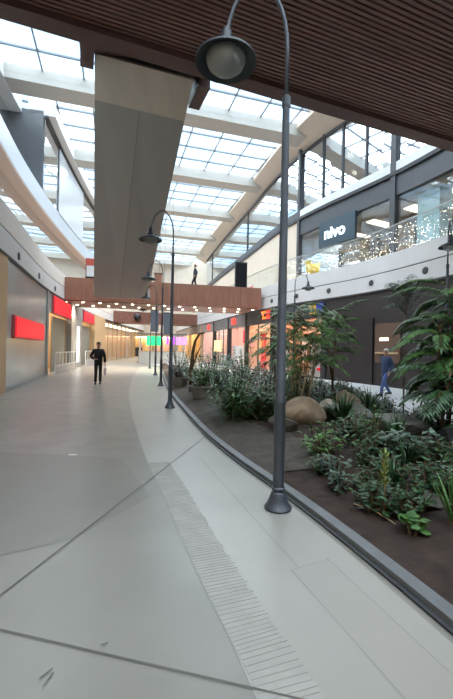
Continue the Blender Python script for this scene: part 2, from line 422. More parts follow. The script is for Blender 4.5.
for i, (y, lab) in enumerate(((31.4, 'rack of red goods in the red shop next to its dark pillar'), (33.4, 'rack of red goods in the red shop, middle of its wide front'), (36.4, 'rack of red goods in the red shop behind the white counter'), (32.5, 'rack of red goods in the red shop, second from its dark pillar'), (34.4, 'rack of red goods in the red shop just before the white counter'))):
    display_rack(y, .75 if i != 2 else 2.9, M_shopred, lab, rows=4, h=1.9, w=.95)
for y, z, lab in ((32.4, 2.35, 'red poster panel hanging high over the red goods racks'), (35.2, 2.2, 'red poster panel hanging beside the white counter of the red shop')):
    p = pt(1, y, 1.9); a = tang(1, y)
    t = thing('hanging_sign_panel', lab, 'poster', (p.x, p.y, z), math.atan2(a.y, a.x))
    MB().box((0, 0, .6), (1.5, .06, 1.2)).build('poster_face', M_redsign, t)
    for x in (-.6, .6): MB().tube([(x, 0, 1.2), (x, 0, 4.3 - z)], .012, 6).build('wire', M_black, t)
p = pt(1, 38, .8); a = tang(1, 38)
t = thing('shop_counter', 'white counter standing in the open front of the red shop', 'counter', (p.x, p.y, 0), math.atan2(a.y, a.x))
MB().box((0, 0, .5), (3.2, .7, 1.0)).build('counter_body', M_white, t); MB().box((0, 0, 1.03), (3.3, .8, .06)).build('counter_top', M_white, t)
MB().box((0, .9, 1.9), (2.6, .06, 1.1)).build('menu_board', mat('amber lit board', (.9, .6, .25), .5, emit=.8, ecol=(1, .62, .25)), t)
for x in (-1.1, 1.1): MB().tube([(x, .9, 0), (x, .9, 1.5)], .025, 8).build('post', M_dark, t)
# orange shop
for y, off, lab in ((22.8, 1.6, 'rack of pale orange goods behind the bamboo, nearest the hoarding'), (26.4, 1.6, 'rack of pale goods in the orange shop beside its dark pillar')):
    display_rack(y, off, M_shoporange, lab, rows=4, h=2.4)
p = pt(1, 28.6, .9); a = tang(1, 28.6)
t = thing('hanging_banner', 'tall red banner standing inside the orange shop window', 'banner', (p.x, p.y, 0), math.atan2(a.y, a.x))
MB().box((0, 0, .05), (.7, .4, .1)).build('banner_foot', M_dark, t); MB().box((0, 0, 1.5), (.75, .05, 2.7)).build('banner_face', M_redsign, t)
p = pt(1, 22.0, .8)
t = thing('shop_stool', 'small round red stool on the floor of the orange shop doorway', 'stool', (p.x, p.y, 0))
MB().lathe([(.18, 0), (.2, .03), (.05, .06), (.05, .4)], 14).build('stool_base', M_dark, t, True); MB().lathe([(.05, .4), (.24, .42), (.27, .5), (.24, .58), (.05, .6)], 16).build('stool_seat', M_redsign, t, True)
# lit lettering over the shops (strokes stand for unreadable glyphs)
def glyphs(y, side, off, z, kinds, h, m, name, label, board=None):
    p = pt(side, y, off); a = tang(side, y)
    th = math.atan2(-a.y, -a.x) if side > 0 else math.atan2(a.y, a.x)
    t = thing(name, label, 'sign', (p.x, p.y, z), th)
    w = h * .62; x = -len(kinds) * (w + h * .16) / 2 + w / 2; s = h * .2
    for k in kinds:
        g = MB()
        if k == '7': g.box((x, 0, h - s/2), (w, .08, s)); g.box((x + w*.2, 0, h*.4), (s, .08, h*.8))
        if k == 'I': g.box((x, 0, h/2), (s, .08, h))
        if k == 'O':
            for q in (-1, 1): g.box((x + q*(w-s)/2, 0, h/2), (s, .08, h))
            for q in (s/2, h - s/2): g.box((x, 0, q), (w, .08, s))
        if k == 'B':
            for q in (-1, 1): g.box((x + q*(w-s)/2, 0, h/2), (s, .08, h))
            for q in (s/2, h/2, h - s/2): g.box((x, 0, q), (w, .08, s))
        g.build('letter', m[0] if isinstance(m, tuple) and k != 'O' else (m[1] if isinstance(m, tuple) else m), t)
        x += w + h * .16
    return t
glyphs(26.6, 1, -.02, 3.75, ('7', 'I', 'O'), .55, (M_orangeletter, M_redletter), 'shop_sign_lettering', 'glowing orange and red lettering over the shop behind the lamp post')
glyphs(33.0, 1, -.02, 3.75, ('B', 'B'), .5, M_redletter, 'shop_sign_lettering', 'glowing red lettering on the dark band over the red goods')
glyphs(42.0, 1, -.02, 3.7, ('7', 'B'), .5, M_redletter, 'shop_sign_lettering', 'small glowing red lettering farthest along the right shopfronts')
p = pt(1, 21.6, -.05); a = tang(1, 21.6)
t = thing('projecting_sign', 'small blue and yellow lit sign high on the corner of the dark hoarding', 'sign', (p.x, p.y, 3.55), math.atan2(a.y, a.x))
MB().box((-.25, .05, .45), (.42, .1, .5)).build('blue_face', mat('blue lit face', (.05, .08, .45), .5, emit=.12, ecol=(.1, .16, .8)), t)
MB().box((.3, .05, .4), (.5, .1, .5)).build('yellow_face', mat('amber lit face', (.6, .33, .05), .5, emit=.1, ecol=(.8, .45, .1)), t)

# right side: gallery on the first floor
struct(wallobj('trim_4', M_fascia, 1, Y0, 66, 4.5, 5.24, off=0, th=.5))
struct(wallobj('trim_5', M_fascia, 1, Y0, 66, 5.29, 6.05, off=.0, th=.5))
struct(wallobj('trim_6', mat('shadow gap', (.16, .16, .165), .6), 1, Y0, 66, 5.24, 5.29, off=.05, th=.4))
struct(wallobj('trim_7', mat('dark soffit line', (.06, .055, .055), .6), 1, Y0, 66, 4.42, 4.5, off=.0, th=.6))
struct(wallobj('floor_right_gallery', M_cream, 1, Y0, 66, 5.6, 6.0, off=.5, th=9.0))
o = wallobj('gallery_balustrade', G_bal, 1, 2, 60, 6.05, 7.3, off=.1, th=.02)
tag(o, 'clear glass balustrade along the right first floor gallery', 'balustrade')
f = wallobj('handrail', mat('steel handrail', (.4, .4, .4), .3, metal=.8), 1, 2, 60, 7.3, 7.34, off=.08, th=.06); f.parent = o
def vents(side, ylist, z, lbl, grp):
    for i, y in enumerate(ylist):
        p = pt(side, y, -.005); a = tang(side, y)
        t = thing('air_vent', lbl, 'vent', (p.x, p.y, z), math.atan2(a.y, a.x), grp)
        Mx = Matrix.Rotation(PI / 2, 3, 'X')
        vr = MB().lathe([(.09, -.03), (.14, -.03), (.15, .0), (.14, .03), (.09, .03)], 18, M=Mx).build('vent_ring', M_dark, t, True)
        MB().lathe([(.09, -.02), (.09, .02)], 16, M=Mx).build('vent_core', M_black, vr)
vents(1, (9.4, 12.3, 15.3, 18.3, 20.9, 23.2, 25.8, 29), 4.9, 'round black air vent in the white edge band of the right gallery', 'air vents of the right gallery')
# garland of fairy lights inside the balustrade
mb = MB()
for i in range(800):
    y = random.uniform(9.5, 24.5); z = 6.15 + random.random() ** 1.5 * 1.05; p = pt(1, y, .2 + random.random() * .1); r = random.uniform(.007, .016)
    mb.add([(p.x + r, p.y, z), (p.x - r, p.y, z), (p.x, p.y + r, z), (p.x, p.y - r, z), (p.x, p.y, z + r), (p.x, p.y, z - r)],
           [(0, 2, 4), (2, 1, 4), (1, 3, 4), (3, 0, 4), (2, 0, 5), (1, 2, 5), (3, 1, 5), (0, 3, 5)])
o = mb.build('fairy_lights', mat('fairy light bulb', (1, .9, .75), .5, emit=7, ecol=(1, .88, .7)))
tag(o, 'dense curtain of tiny fairy lights hung along the right glass balustrade', 'fairy lights', kind='stuff')
# first floor shop fronts, set back
OFF = 2.2
struct(wallobj('trim_8', M_band, 1, Y0, 26.2, 9.75, 10.95, f=XRU, off=OFF, th=.3))
struct(wallobj('trim_9', mat('black cap strip', (.02, .02, .024), .5), 1, Y0, 60, 10.8, 11.0, f=XRU, off=OFF - .12, th=.4))
struct(wallobj('trim_10', M_white, 1, Y0, 26.4, 11.0, 11.5, f=XRU, off=OFF - .05, th=.4))
struct(wallobj('trim_20', M_band, 1, 26.4, 60, 11.0, 11.5, f=XRU, off=OFF - .05, th=.4))
struct(wallobj('wall_right_gallery_back', mat('beige shop back wall', (.40, .32, .25), .7, var=.2, scale=.8), 1, Y0, 26.2, 6, 9.8, f=XRU, off=OFF + 5.5, th=.2))
struct(wallobj('ceiling_right_gallery', mat('grey shop ceiling', (.34, .32, .30), .7, var=.15, scale=.8), 1, Y0, 26.2, 9.6, 9.75, f=XRU, off=OFF + .3, th=5.3))
w = wallobj('window_2', G_shop, 1, Y0, 26.0, 6.0, 9.75, f=XRU, off=OFF + .1, th=.02); struct(w)
mb = MB()
for y in (2, 6.5, 10.8, 15.0, 19.0, 26.2): strip(mb, 1, y - .13, y + .13, 6.0, 16, f=XRU, off=OFF - .1, th=.3)
mb.build('window_frame', M_dark, w)
struct(wallobj('wall_right_gallery_cream', M_cream, 1, 26.3, 60, 6, 10.8, f=XRU, off=OFF, th=.3))
for y in (13.2, 15.2, 17.2, 19.2, 21.4, 23.6):
    o = wallobj('gallery_ceiling_light', mat('soft ceiling light', (.9, .8, .65), .5, emit=1.6, ecol=(1, .85, .65)), 1, y - .25, y + .25, 9.54, 9.6, f=XRU, off=OFF + 1.5, th=2.5)
    tag(o, 'warm ceiling light strip inside the gallery shop behind the fairy lights', 'light', 'ceiling lights of the gallery shop')
p = pt(1, 17.7, OFF + 1.0)
t = thing('shop_column', 'pale aqua square column inside the gallery shop window', 'column', (p.x, p.y, 6.0), math.atan2(*reversed(tang(1, 17.7).xy)))
MB().box((0, 0, 1.8), (1.3, .8, 3.6)).build('column_shaft', M_aqua, t); MB().box((0, 0, .06), (1.36, .86, .12)).build('column_plinth', M_white, t)
for i, (y, lab) in enumerate(((16.3, 'shelf of gold goods in the gallery shop right of the aqua column'), (19.8, 'shelf of goods in the gallery shop left of the aqua column'), (22.3, 'shelf of goods under the white lettering of the gallery shop'))):
    p = pt(1, y, OFF + 1.8); a = tang(1, y)
    t = thing('display_shelf', lab, 'shelf', (p.x, p.y, 6.0), math.atan2(a.y, a.x))
    for z in (.1, .8, 1.5, 2.2):
        MB().box((0, 0, z), (2.4, .5, .06)).build('shelf_board', M_tan, t)
        g = MB()
        for k in range(9): g.box((-1.05 + k * .26, -.02, z + .03 + .2), (.17, .3, .25 + .15 * random.random()))
        g.build('goods', M_cream if i else mat('gold goods', (.6, .42, .16), .35, metal=.4), t)
    for x in (-1.2, 1.2): MB().box((x, 0, 1.2), (.06, .5, 2.4)).build('upright', M_dark, t)
# nivo sign
ys_ = 22.35
p = pt(1, ys_, OFF - .12, XRU); a = tang(1, ys_); th = math.atan2(-a.y, -a.x)
t = thing('shop_name_sign', 'dark teal sign box with white nivo lettering on the gallery shop', 'sign', (p.x, p.y, 8.2), th)
MB().box((0, 0, .8), (2.9, .2, 1.6)).build('sign_box', M_teal, t)
cu = bpy.data.curves.new('lettering', 'FONT'); cu.body = 'nivo'; cu.size = 1.0; cu.extrude = .03; cu.offset = .022; cu.align_x = 'CENTER'
to = bpy.data.objects.new('lettering', cu); COL.objects.link(to)
dg = bpy.context.evaluated_depsgraph_get(); me = bpy.data.meshes.new_from_object(to.evaluated_get(dg)); bpy.data.objects.remove(to)
me.materials.clear(); me.materials.append(M_whiteletter)
to = bpy.data.objects.new('lettering', me); COL.objects.link(to); to.parent = t; to.rotation_euler.x = PI / 2; to.location = (-.1, -.13, .45)
p = pt(1, 38, OFF - .06, XRU); a = tang(1, 38)
t = thing('gallery_sign', 'red sign on the cream gallery wall behind the bridge end', 'sign', (p.x, p.y, 6.6), math.atan2(a.y, a.x))
MB().box((0, 0, .6), (5, .1, 1.0)).build('sign_face', mat('soft red sign', (.5, .08, .06), .5, emit=.2), t); MB().box((0, -.02, .05), (5.1, .1, .1)).build('sign_rim', M_dark, t)
# yellow chair behind the balustrade
p = pt(1, 22.7, .75)
t = thing('tub_chair', 'yellow chair behind the glass balustrade above the small far lamp', 'chair', (p.x, p.y, 6.0), .6)
MB().lathe([(.2, .3), (.36, .34), (.40, .42), (.38, .5), (.1, .5)], 18).build('seat', M_yellow, t, True)
mb = MB(); vs = []
for k in range(13):
    a_ = PI * (-.15 + 1.3 * k / 12)
    for r, z in ((.36, .42), (.46, .9), (.52, .98), (.46, .92), (.40, .45)): vs.append((r * math.cos(a_), r * math.sin(a_), z))
mb.add(vs, [(i*5+k, i*5+(k+1) % 5, (i+1)*5+(k+1) % 5, (i+1)*5+k) for i in range(12) for k in range(5)]); mb.build('backrest', M_yellow, t, True)
for sx, sy in ((1, 1), (1, -1), (-1, 1), (-1, -1)): MB().tube([(.2 * sx, .2 * sy, .32), (.27 * sx, .27 * sy, 0)], .02, 6).build('leg', M_dark, t)

# second floor glazing
w = wallobj('window_3', G_refl, 1, Y0, 60, 11.5, 15.7, f=XRU, off=OFF + .1, th=.03); struct(w)
mb = MB()
for y in (8, 11, 13, 17.0, 20.6, 22.2, 23.8, 38, 55): strip(mb, 1, y - .06, y + .06, 11.5, 15.7, f=XRU, off=OFF + .02, th=.2)
mb.build('window_frame', M_dark, w)
struct(wallobj('wall_right_upper_back', mat('dim blue grey wall', (.26, .27, .30), .7), 1, Y0, 60, 11, 16, f=XRU, off=OFF + 6, th=.2))
struct(wallobj('floor_right_upper', M_greydk, 1, Y0, 60, 11.0, 11.2, f=XRU, off=OFF + .4, th=5.6))
struct(wallobj('ceiling_right_upper', M_white, 1, Y0, 60, 15.75, 15.9, f=XRU, off=OFF + .3, th=5.8))
def pendant(p, z, lab):
    t = thing('pendant_lamp', lab, 'lamp', (p.x, p.y, z), 0, 'pendant lamps in the upper right windows')
    MB().lathe([(.02, .16), (.11, .12), (.16, 0), (.11, -.12), (.02, -.16)], 12).build('bulb', M_warm, t, True)
    MB().tube([(0, 0, .15), (0, 0, 15.75 - z)], .012, 5).build('cord', M_black, t)
for y, off, z in ((14.6, 1.2, 14.2), (14.9, 2.2, 13.6), (16.6, 1.3, 14.3), (16.9, 2.3, 13.5), (17.2, 1.5, 12.8), (19.8, 1.3, 14.2), (20.1, 2.2, 13.5), (20.4, 1.4, 12.8), (22.6, 1.4, 14.2), (22.9, 2.2, 13.4)):
    pendant(pt(1, y, OFF + off), z, 'glowing round pendant lamp behind the tall upper right windows')
# cornice between glazing and skylight
struct(wallobj('cornice_right', M_cream, 1, Y0, 62, 16.4, 17.2, f=XK, off=0, th=1.75, zb=(15.5, 17.2)))
struct(wallobj('trim_11', M_dark, 1, Y0, 60, 15.45, 15.6, f=XRU, off=OFF, th=.2))

# ------------------------------------------------------------------ left side
struct(wallobj('wall_left_near', M_tan, -1, Y0, 12.5, 0, 4.5, off=0, th=.3))
w = wallobj('wall_left', G_frost, -1, 12.5, 19.8, 0, 4.5, off=.05, th=.2); struct(w)
struct(wallobj('baseboard_left', M_grey, -1, 12.5, 19.8, 0, .12, off=.0, th=.1))
# entrances
def entrance(y0, y1, dm, nm):
    struct(wallobj('wall_left_' + nm + '_back', M_amber, -1, y0, y1, 0, 4.4, off=3.5, th=.15))
    struct(wallobj('wall_left_' + nm + '_side', M_tan, -1, y1 - .1, y1 + .15, 0, 4.4, off=.3, th=3.2))
    struct(wallobj('wall_left_' + nm + '_side', M_tan, -1, y0, y0 + .15, 0, 4.4, off=.3, th=3.2))
    struct(wallobj('ceiling_left_' + nm, M_cream, -1, y0, y1, 4.2, 4.35, off=.3, th=3.2))
    struct(wallobj('door_' + nm, dm, -1, y0 + (y1 - y0) * .42, y1, 0, 3.3, off=.35, th=.08))
    o = wallobj('entrance_light', M_panelwarm, -1, y0 + 1, y1 - 1, 4.14, 4.2, off=1.2, th=1.2)
    tag(o, 'warm ceiling light inside the left shop entrance ' + ('nearest the camera' if nm == 'near' else 'beyond the grey pillar'), 'light')
entrance(20.0, 26.0, mat('sage grey door', (.27, .29, .25), .4), 'near')
entrance(29.5, 34.5, mat('grey green door', (.25, .27, .24), .4), 'far')
struct(wallobj('trim_12', M_grey, -1, 19.8, 26.0, 3.4, 4.5, off=.05, th=.2))
struct(wallobj('trim_13', M_grey, -1, 29.5, 34.5, 3.6, 4.5, off=.05, th=.2))
struct(wallobj('pillar_left', M_grey, -1, 26.0, 29.5, 0, 4.5, off=-.05, th=.5))
struct(wallobj('pillar_left', M_grey, -1, 19.7, 20.05, 0, 4.5, off=-.02, th=.4))
struct(wallobj('pillar_left', M_tan, -1, 34.5, 39.5, 0, 4.5, off=-.1, th=.5))
o = wallobj('light_strip', mat('white light strip', (1, 1, .95), .5, emit=1.6), -1, 27.9, 28.5, .4, 3.0, off=-.09, th=.04); tag(o, 'tall white light strip on the grey pillar between the two left entrances', 'light')
struct(wallobj('wall_left_far_back', mat('pinkish tan wall', (.60, .45, .34), .6), -1, 39.5, 66, 0, 4.4, off=3, th=.2))
struct(wallobj('ceiling_left_far', M_cream, -1, 39.5, 66, 4.3, 4.45, off=.2, th=2.9))
o = wallobj('shop_light', mat('soft warm shop light', (1, .85, .65), .5, emit=2.2, ecol=(1, .82, .6)), -1, 41, 65, 4.24, 4.3, off=.8, th=1.4); tag(o, 'long warm ceiling light inside the far left shop', 'light')
w = wallobj('window_4', G_shop, -1, 39.5, 66, 0, 4.4, off=.1, th=.02); struct(w)
mb = MB()
for y in srange(39.5, 66, 2.6): strip(mb, -1, y - .05, y + .05, 0, 4.4, off=.06, th=.1)
mb.build('window_frame', M_tan, w)
# red wall signs
def red_sign(y0, y1, z0, z1, lab):
    yc = (y0 + y1) / 2; p = pt(-1, yc, 0)
    t = thing('shop_sign', lab, 'sign', (p.x, p.y, z0))
    o = strip(MB(), -1, y0, y1, z0, z1, off=-.1, th=.14, step=.6).build('sign_face', M_redsign); o.parent = t; o.location = -Vector(t.location)
    o = strip(MB(), -1, y0 - .06, y1 + .06, z0 - .06, z1 + .06, off=-.06, th=.12, step=.6).build('sign_case', mat('pale red sign case', (.6, .12, .13), .5), None); o.parent = t; o.location = -Vector(t.location)
red_sign(13.3, 18.6, 1.85, 2.55, 'plain red sign panel low on the grey frosted shopfront')
red_sign(21.0, 25.6, 3.42, 4.3, 'red sign panel above the nearer left shop entrance')
red_sign(30.3, 34.2, 3.6, 4.35, 'smaller red sign panel above the farther left shop entrance')
# railings at the entrances
def railing(y0, y1, lab):
    yc = (y0 + y1) / 2; p = pt(-1, yc, -.35)
    t = thing('guard_railing', lab, 'railing', (p.x, p.y, 0))
    M_r = mat('white railing', (.66, .66, .66), .4)
    def ad(mb2, nm):
        o = mb2.build(nm, M_r, t); o.location = -Vector((p.x, p.y, 0))
    mb2 = MB(); strip(mb2, -1, y0, y1, 1.15, 1.22, off=-.38, th=.06); ad(mb2, 'top_rail')
    mb2 = MB(); strip(mb2, -1, y0, y1, .45, .5, off=-.38, th=.05); ad(mb2, 'mid_rail')
    for y in srange(y0, y1, 1.0):
        mb2 = MB(); strip(mb2, -1, y - .04, y + .04, 0, 1.15, off=-.38, th=.06); ad(mb2, 'post')
    o = strip(MB(), -1, y0 + .1, y1 - .1, .03, .44, off=-.36, th=.02).build('infill_panel', mat('grey infill', (.42, .42, .42), .4), t); o.location = -Vector((p.x, p.y, 0))
railing(20.1, 26.1, 'white guard railing with posts in front of the nearer left entrance')
railing(29.6, 34.3, 'white guard railing in front of the farther left entrance')
# first floor left
struct(wallobj('trim_14', M_fascia, -1, Y0, 66, 4.5, 5.22, off=0, th=.5))
struct(wallobj('trim_15', mat('beige upper fascia', (.72, .65, .58), .5, var=.03), -1, Y0, 66, 5.27, 6.05, off=0, th=.5))
struct(wallobj('trim_16', mat('shadow gap', (.16, .16, .165), .6), -1, Y0, 66, 5.22, 5.27, off=.05, th=.4))
struct(wallobj('trim_17', mat('dark soffit line', (.06, .055, .055), .6), -1, Y0, 66, 4.42, 4.5, off=-.02, th=.6))
struct(wallobj('floor_left_gallery', M_cream, -1, Y0, 66, 5.6, 6.0, off=.5, th=5))
vents(-1, (13.8, 17.6, 21.4, 25.4, 30), 4.78, 'round black air vent in the white edge band of the left gallery', 'air vents of the left gallery')
w = wallobj('window_5', G_left, -1, Y0, 50, 6.0, 10.0, off=1.95, th=.03); struct(w)
strip(MB(), -1, Y0, 50, 6.0, 6.12, off=1.9, th=.1).build('window_frame', M_grey, w)
struct(wallobj('wall_left_gallery_back', mat('dim grey wall', (.20, .20, .205), .7), -1, Y0, 60, 6, 10, off=5, th=.2))
struct(wallobj('trim_18', mat('pale blue grey slab edge', (.52, .56, .60), .4), -1, Y0, 62, 10.0, 11.1, off=1.3, th=.3))
struct(wallobj('ceiling_left_gallery', M_pink, -1, Y0, 62, 9.9, 10.0, off=1.32, th=3.9))
struct(wallobj('floor_left_upper', M_greydk, -1, Y0, 62, 10.9, 11.1, off=1.6, th=5))
# second floor left: near part set back, far part projecting
w = wallobj('window_6', G_left, -1, Y0, 24.0, 11.1, 16.2, off=3.4, th=.03); struct(w)
mb = MB()
for y in srange(6, 24, 3.0): strip(mb, -1, y - .05, y + .05, 11.1, 16.2, off=3.36, th=.12)
for z in (12.8, 14.5): strip(mb, -1, 6, 24, z - .04, z + .04, off=3.36, th=.1)
mb.build('window_frame', M_greydk, w)
struct(wallobj('cornice_left', M_white, -1, Y0, 24.2, 15.92, 17.2, off=2.7, th=1.4))
w = wallobj('window_7', G_left, -1, 24.1, 60, 11.1, 16.0, off=1.35, th=.03); struct(w)
mb = MB()
for y in (35.2, 46): strip(mb, -1, y - .08, y + .08, 11.1, 16.0, off=1.3, th=.12)
mb.build('window_frame', M_dark, w)
struct(wallobj('cornice_left_far', M_white, -1, 24.0, 62, 15.92, 17.2, off=.75, th=1.6))
struct(wallobj('wall_left_frosted_panel', mat('white frosted wall panel', (.62, .64, .66), .25), -1, 27.4, 35.1, 11.1, 15.6, off=1.25, th=.06))
struct(wallobj('trim_19', M_dark, -1, 24.0, 60, 15.78, 15.94, off=1.2, th=.2))
struct(wallobj('wall_left_return', mat('slate return wall', (.15, .16, .175), .5, var=.05), -1, 24.0, 24.25, 11.1, 16.2, off=1.45, th=2.2))
struct(wallobj('wall_left_upper_back', mat('pale grey wall', (.34, .35, .36), .7), -1, Y0, 62, 11, 16.3, off=6, th=.2))
# end walls
struct(MB().box((-11.5, 66.4, 8), (30, .4, 18)).build('wall_far', M_cream))
struct(MB().box((4, -10.4, 8.5), (34, .4, 17.5)).build('wall_back', M_cream))

# ------------------------------------------------------------------ roof: skylight bays between beams
RZ = math.atan2(.30, 1); SP = 8.8
M_pane = bpy.data.materials.new('skylight glass'); M_pane.use_nodes = True
nt = M_pane.node_tree; nt.nodes.remove(nt.nodes['Principled BSDF'])
t1 = nt.nodes.new('ShaderNodeBsdfTransparent'); t1.inputs[0].default_value = (.90, .96, 1, 1)
t2 = nt.nodes.new('ShaderNodeBsdfTranslucent'); t2.inputs[0].default_value = (.85, .92, .96, 1)
mx = nt.nodes.new('ShaderNodeMixShader'); mx.inputs[0].default_value = .08
nt.links.new(t1.outputs[0], mx.inputs[1]); nt.links.new(t2.outputs[0], mx.inputs[2]); nt.links.new(mx.outputs[0], nt.nodes['Material Output'].inputs[0])
M_mull = mat('blue grey glazing bar', (.22, .26, .30), .5)
M_beam = mat('roof beam paint', (.52, .49, .44), .6, var=.03)
k = 0
for i in range(-4, 6):
    yb = 24.8 + i * SP
    beam = MB().box((0, 0, 0), (44, 1.35, .35)).box((0, -.62, .40), (44, .11, .5)).box((0, .62, .40), (44, .11, .5))
    struct(beam.build('beam_1', M_beam, loc=(0, yb, 16.15), rz=RZ))
    k += 1
    g = MB().box((0, SP / 2, 0), (44, SP - 1.35, .03)).build('window_%d' % (7 + k), M_pane, loc=(0, yb, 16.72), rz=RZ); struct(g)
    fr = MB()
    nrow = 4
    for q in range(nrow + 1):
        y = .69 + (SP - 1.38) * q / nrow; fr.box((0, y, 0), (44, .09, .14))
    for q in range(-10, 11): fr.box((q * 2.15, SP / 2, .01), (.08, SP - 1.36, .12))
    fr.build('window_frame', M_mull, g)

# ------------------------------------------------------------------ slatted ceiling overhead
A = Vector((-5.6, 9.2, 0)); B = Vector((8.75, 14.85, 0)); dv = (B - A).normalized(); ang = math.atan2(dv.y, dv.x)
t = thing('slatted_bridge_ceiling', 'dark brown timber slatted underside of the bridge overhead', 'ceiling', (A.x, A.y, 9.5), ang); t['kind'] = 'structure'
Lx = (B - A).length
MB().box((Lx / 2, -3.6, 1.0), (Lx + 14, 7.2, 1.6)).build('bridge_deck', M_wooddk, t)
mb = MB()
n = 50
for i in range(n):
    y = -.60 - i * .132
    mb.box((Lx / 2, y, .12), (Lx + 14, .075, .14))
mb.build('slat_panel', M_wood, t)
MB().box((Lx / 2, -.26, .06), (Lx + 14, .5, .28)).build('edge_board', M_wooddk, t)
# ------------------------------------------------------------------ double escalator seen from below
lowL = Vector((-8.02, 22.8, 4.48)); lowR = Vector((-4.88, 22.8, 4.55))
topL = Vector((-4.62, 12.72, 11.32)); topR = Vector((-1.30, 12.72, 10.50))
topz = 10.95; lowz = 4.52
cen0 = (topL + topR) / 2; cen1 = (lowL + lowR) / 2
t = thing('escalator', 'long double escalator seen from below, rising from the bridge to the ceiling overhead', 'escalator', (cen1.x, cen1.y, lowz))
def esc_slab(f0, f1, s0, s1, d0, d1):
    """piece of the inclined truss: f along the run (0 top..1 low), s across (0 left..1 right), d depth above the underside"""
    vs = []
    for f in (f0, f1):
        l = Vector((topL.x + (lowL.x - topL.x) * f, topL.y + (lowL.y - topL.y) * f, topz + (lowz - topz) * f))
        r = Vector((topR.x + (lowR.x - topR.x) * f, topR.y + (lowR.y - topR.y) * f, topz + (lowz - topz) * f))
        tilt = .41 * (1 - f)
        l.z += tilt; r.z -= tilt
        for s in (s0, s1):
            p = l + (r - l) * s
            for d in (d0, d1): vs.append(p + Vector((0, .45 * d, .9 * d)) - Vector(t.location))
    return vs
def esc_part(name, m, *a):
    vs = esc_slab(*a)
    return MB().add(vs, [(0, 1, 3, 2), (4, 6, 7, 5), (0, 4, 5, 1), (2, 3, 7, 6), (0, 2, 6, 4), (1, 5, 7, 3)]).build(name, m, t)
M_escg = mat('escalator grey', (0.334, 0.317, 0.290), .5, var=.06, scale=.9, stretch=(1, .3, .3))
M_escb = mat('escalator beige', (0.570, 0.497, 0.405), .5, var=.07, scale=1.2, stretch=(2, .3, .3))
esc_part('underside_panel', M_escb, -.0, .115, 0, 1, 0, .12)  # top stretch of the underside is beige, the rest grey
esc_part('underside_panel', M_escg, .115, 1, 0, .497, 0, .12)
esc_part('underside_panel', M_escg, .115, 1, .503, 1, 0, .12)
esc_part('truss', M_greydk, 0, 1, .02, .98, .1, .9)
esc_part('joint_strip', M_greydk, .115, 1, .495, .505, .01, .1)
for s in (.02, .46, .52, .96): esc_part('balustrade', G_bal, .02, .98, s, s + .015, .9, 1.8)
for s in (.02, .46, .52, .96): esc_part('handrail', M_black, .02, .98, s - .008, s + .022, 1.8, 1.9)
MB().box((0, .45, .42), (3.14, 1.2, .6)).build('lower_landing', M_escg, t)
# brown collar at the top of the escalator
t = thing('escalator_collar', 'dark brown boarded collar where the escalator meets the ceiling', 'collar', (cen0.x, cen0.y, topz), ang); t['kind'] = 'structure'
def collar_box(nm, c, d): MB().box(c, d).build(nm, M_wooddk, t)
collar_box('collar_beam', (0, -1.75, .45), (4.6, 3.3, .6))
collar_box('collar_top', (.12, -.7, 1.3), (3.5, 2.6, 1.8))
collar_box('collar_cheek', (-1.78, .12, .35), (.42, 1.1, .9))
collar_box('collar_cheek', (2.02, .30, .10), (.42, 1.3, .9))

# ------------------------------------------------------------------ footbridge across the mall
a = Vector((-11.2, 23.75, 0)); b = Vector((2.35, 26.75, 0)); bd = (b - a).normalized(); bang = math.atan2(bd.y, bd.x); bl = (b - a).length
t = thing('footbridge', 'red brown clad footbridge crossing the mall below the skylight', 'bridge', (a.x, a.y, 4.5), bang); t['kind'] = 'structure'
MB().box((bl / 2, 2.2, .6), (bl, 4.4, 1.2)).build('bridge_deck', M_bridge, t)
MB().box((bl / 2, .06, .70), (bl + .02, .16, 1.42)).build('front_cladding', M_bridge, t)
MB().box((bl / 2, 4.36, .70), (bl + .02, .16, 1.42)).build('rear_cladding', M_bridge, t)
MB().box((bl / 2, 2.2, -.02), (bl - .3, 4.0, .06)).build('soffit_panel', mat('brown soffit board', (.24, .12, .085), .5, var=.1), t)
def bpt(x, y, z): return Vector((a.x, a.y, 0)) + bd * x + Vector((-bd.y, bd.x, 0)) * y + Vector((0, 0, z))
for i, x in enumerate((1.2, 3.4, 5.6, 7.8, 10.0, 12.2)):
    sp = bpy.data.lights.new('bridge_downlight_beam', 'SPOT'); sp.energy = 420; sp.spot_size = 2.2; sp.spot_blend = .6; sp.color = (1, .86, .68); sp.shadow_soft_size = .12
    so = bpy.data.objects.new('bridge_downlight_beam', sp); COL.objects.link(so); so.location = bpt(x, 2.6, 4.36)
for i in range(13):
    for row in (.7, 2.6):
        x = .9 + i * 1.05 + (0 if row < 1 else .4)
        if x > bl - .3: continue
        p = bpt(x, row, 4.44)
        o = MB().lathe([(.075, .03), (.085, .0), (.075, -.02), (.01, -.025)], 12).build('downlight', M_spot, loc=p)
        tag(o, 'small glowing downlight in the underside of the brown footbridge', 'downlight', 'downlights under the footbridge')
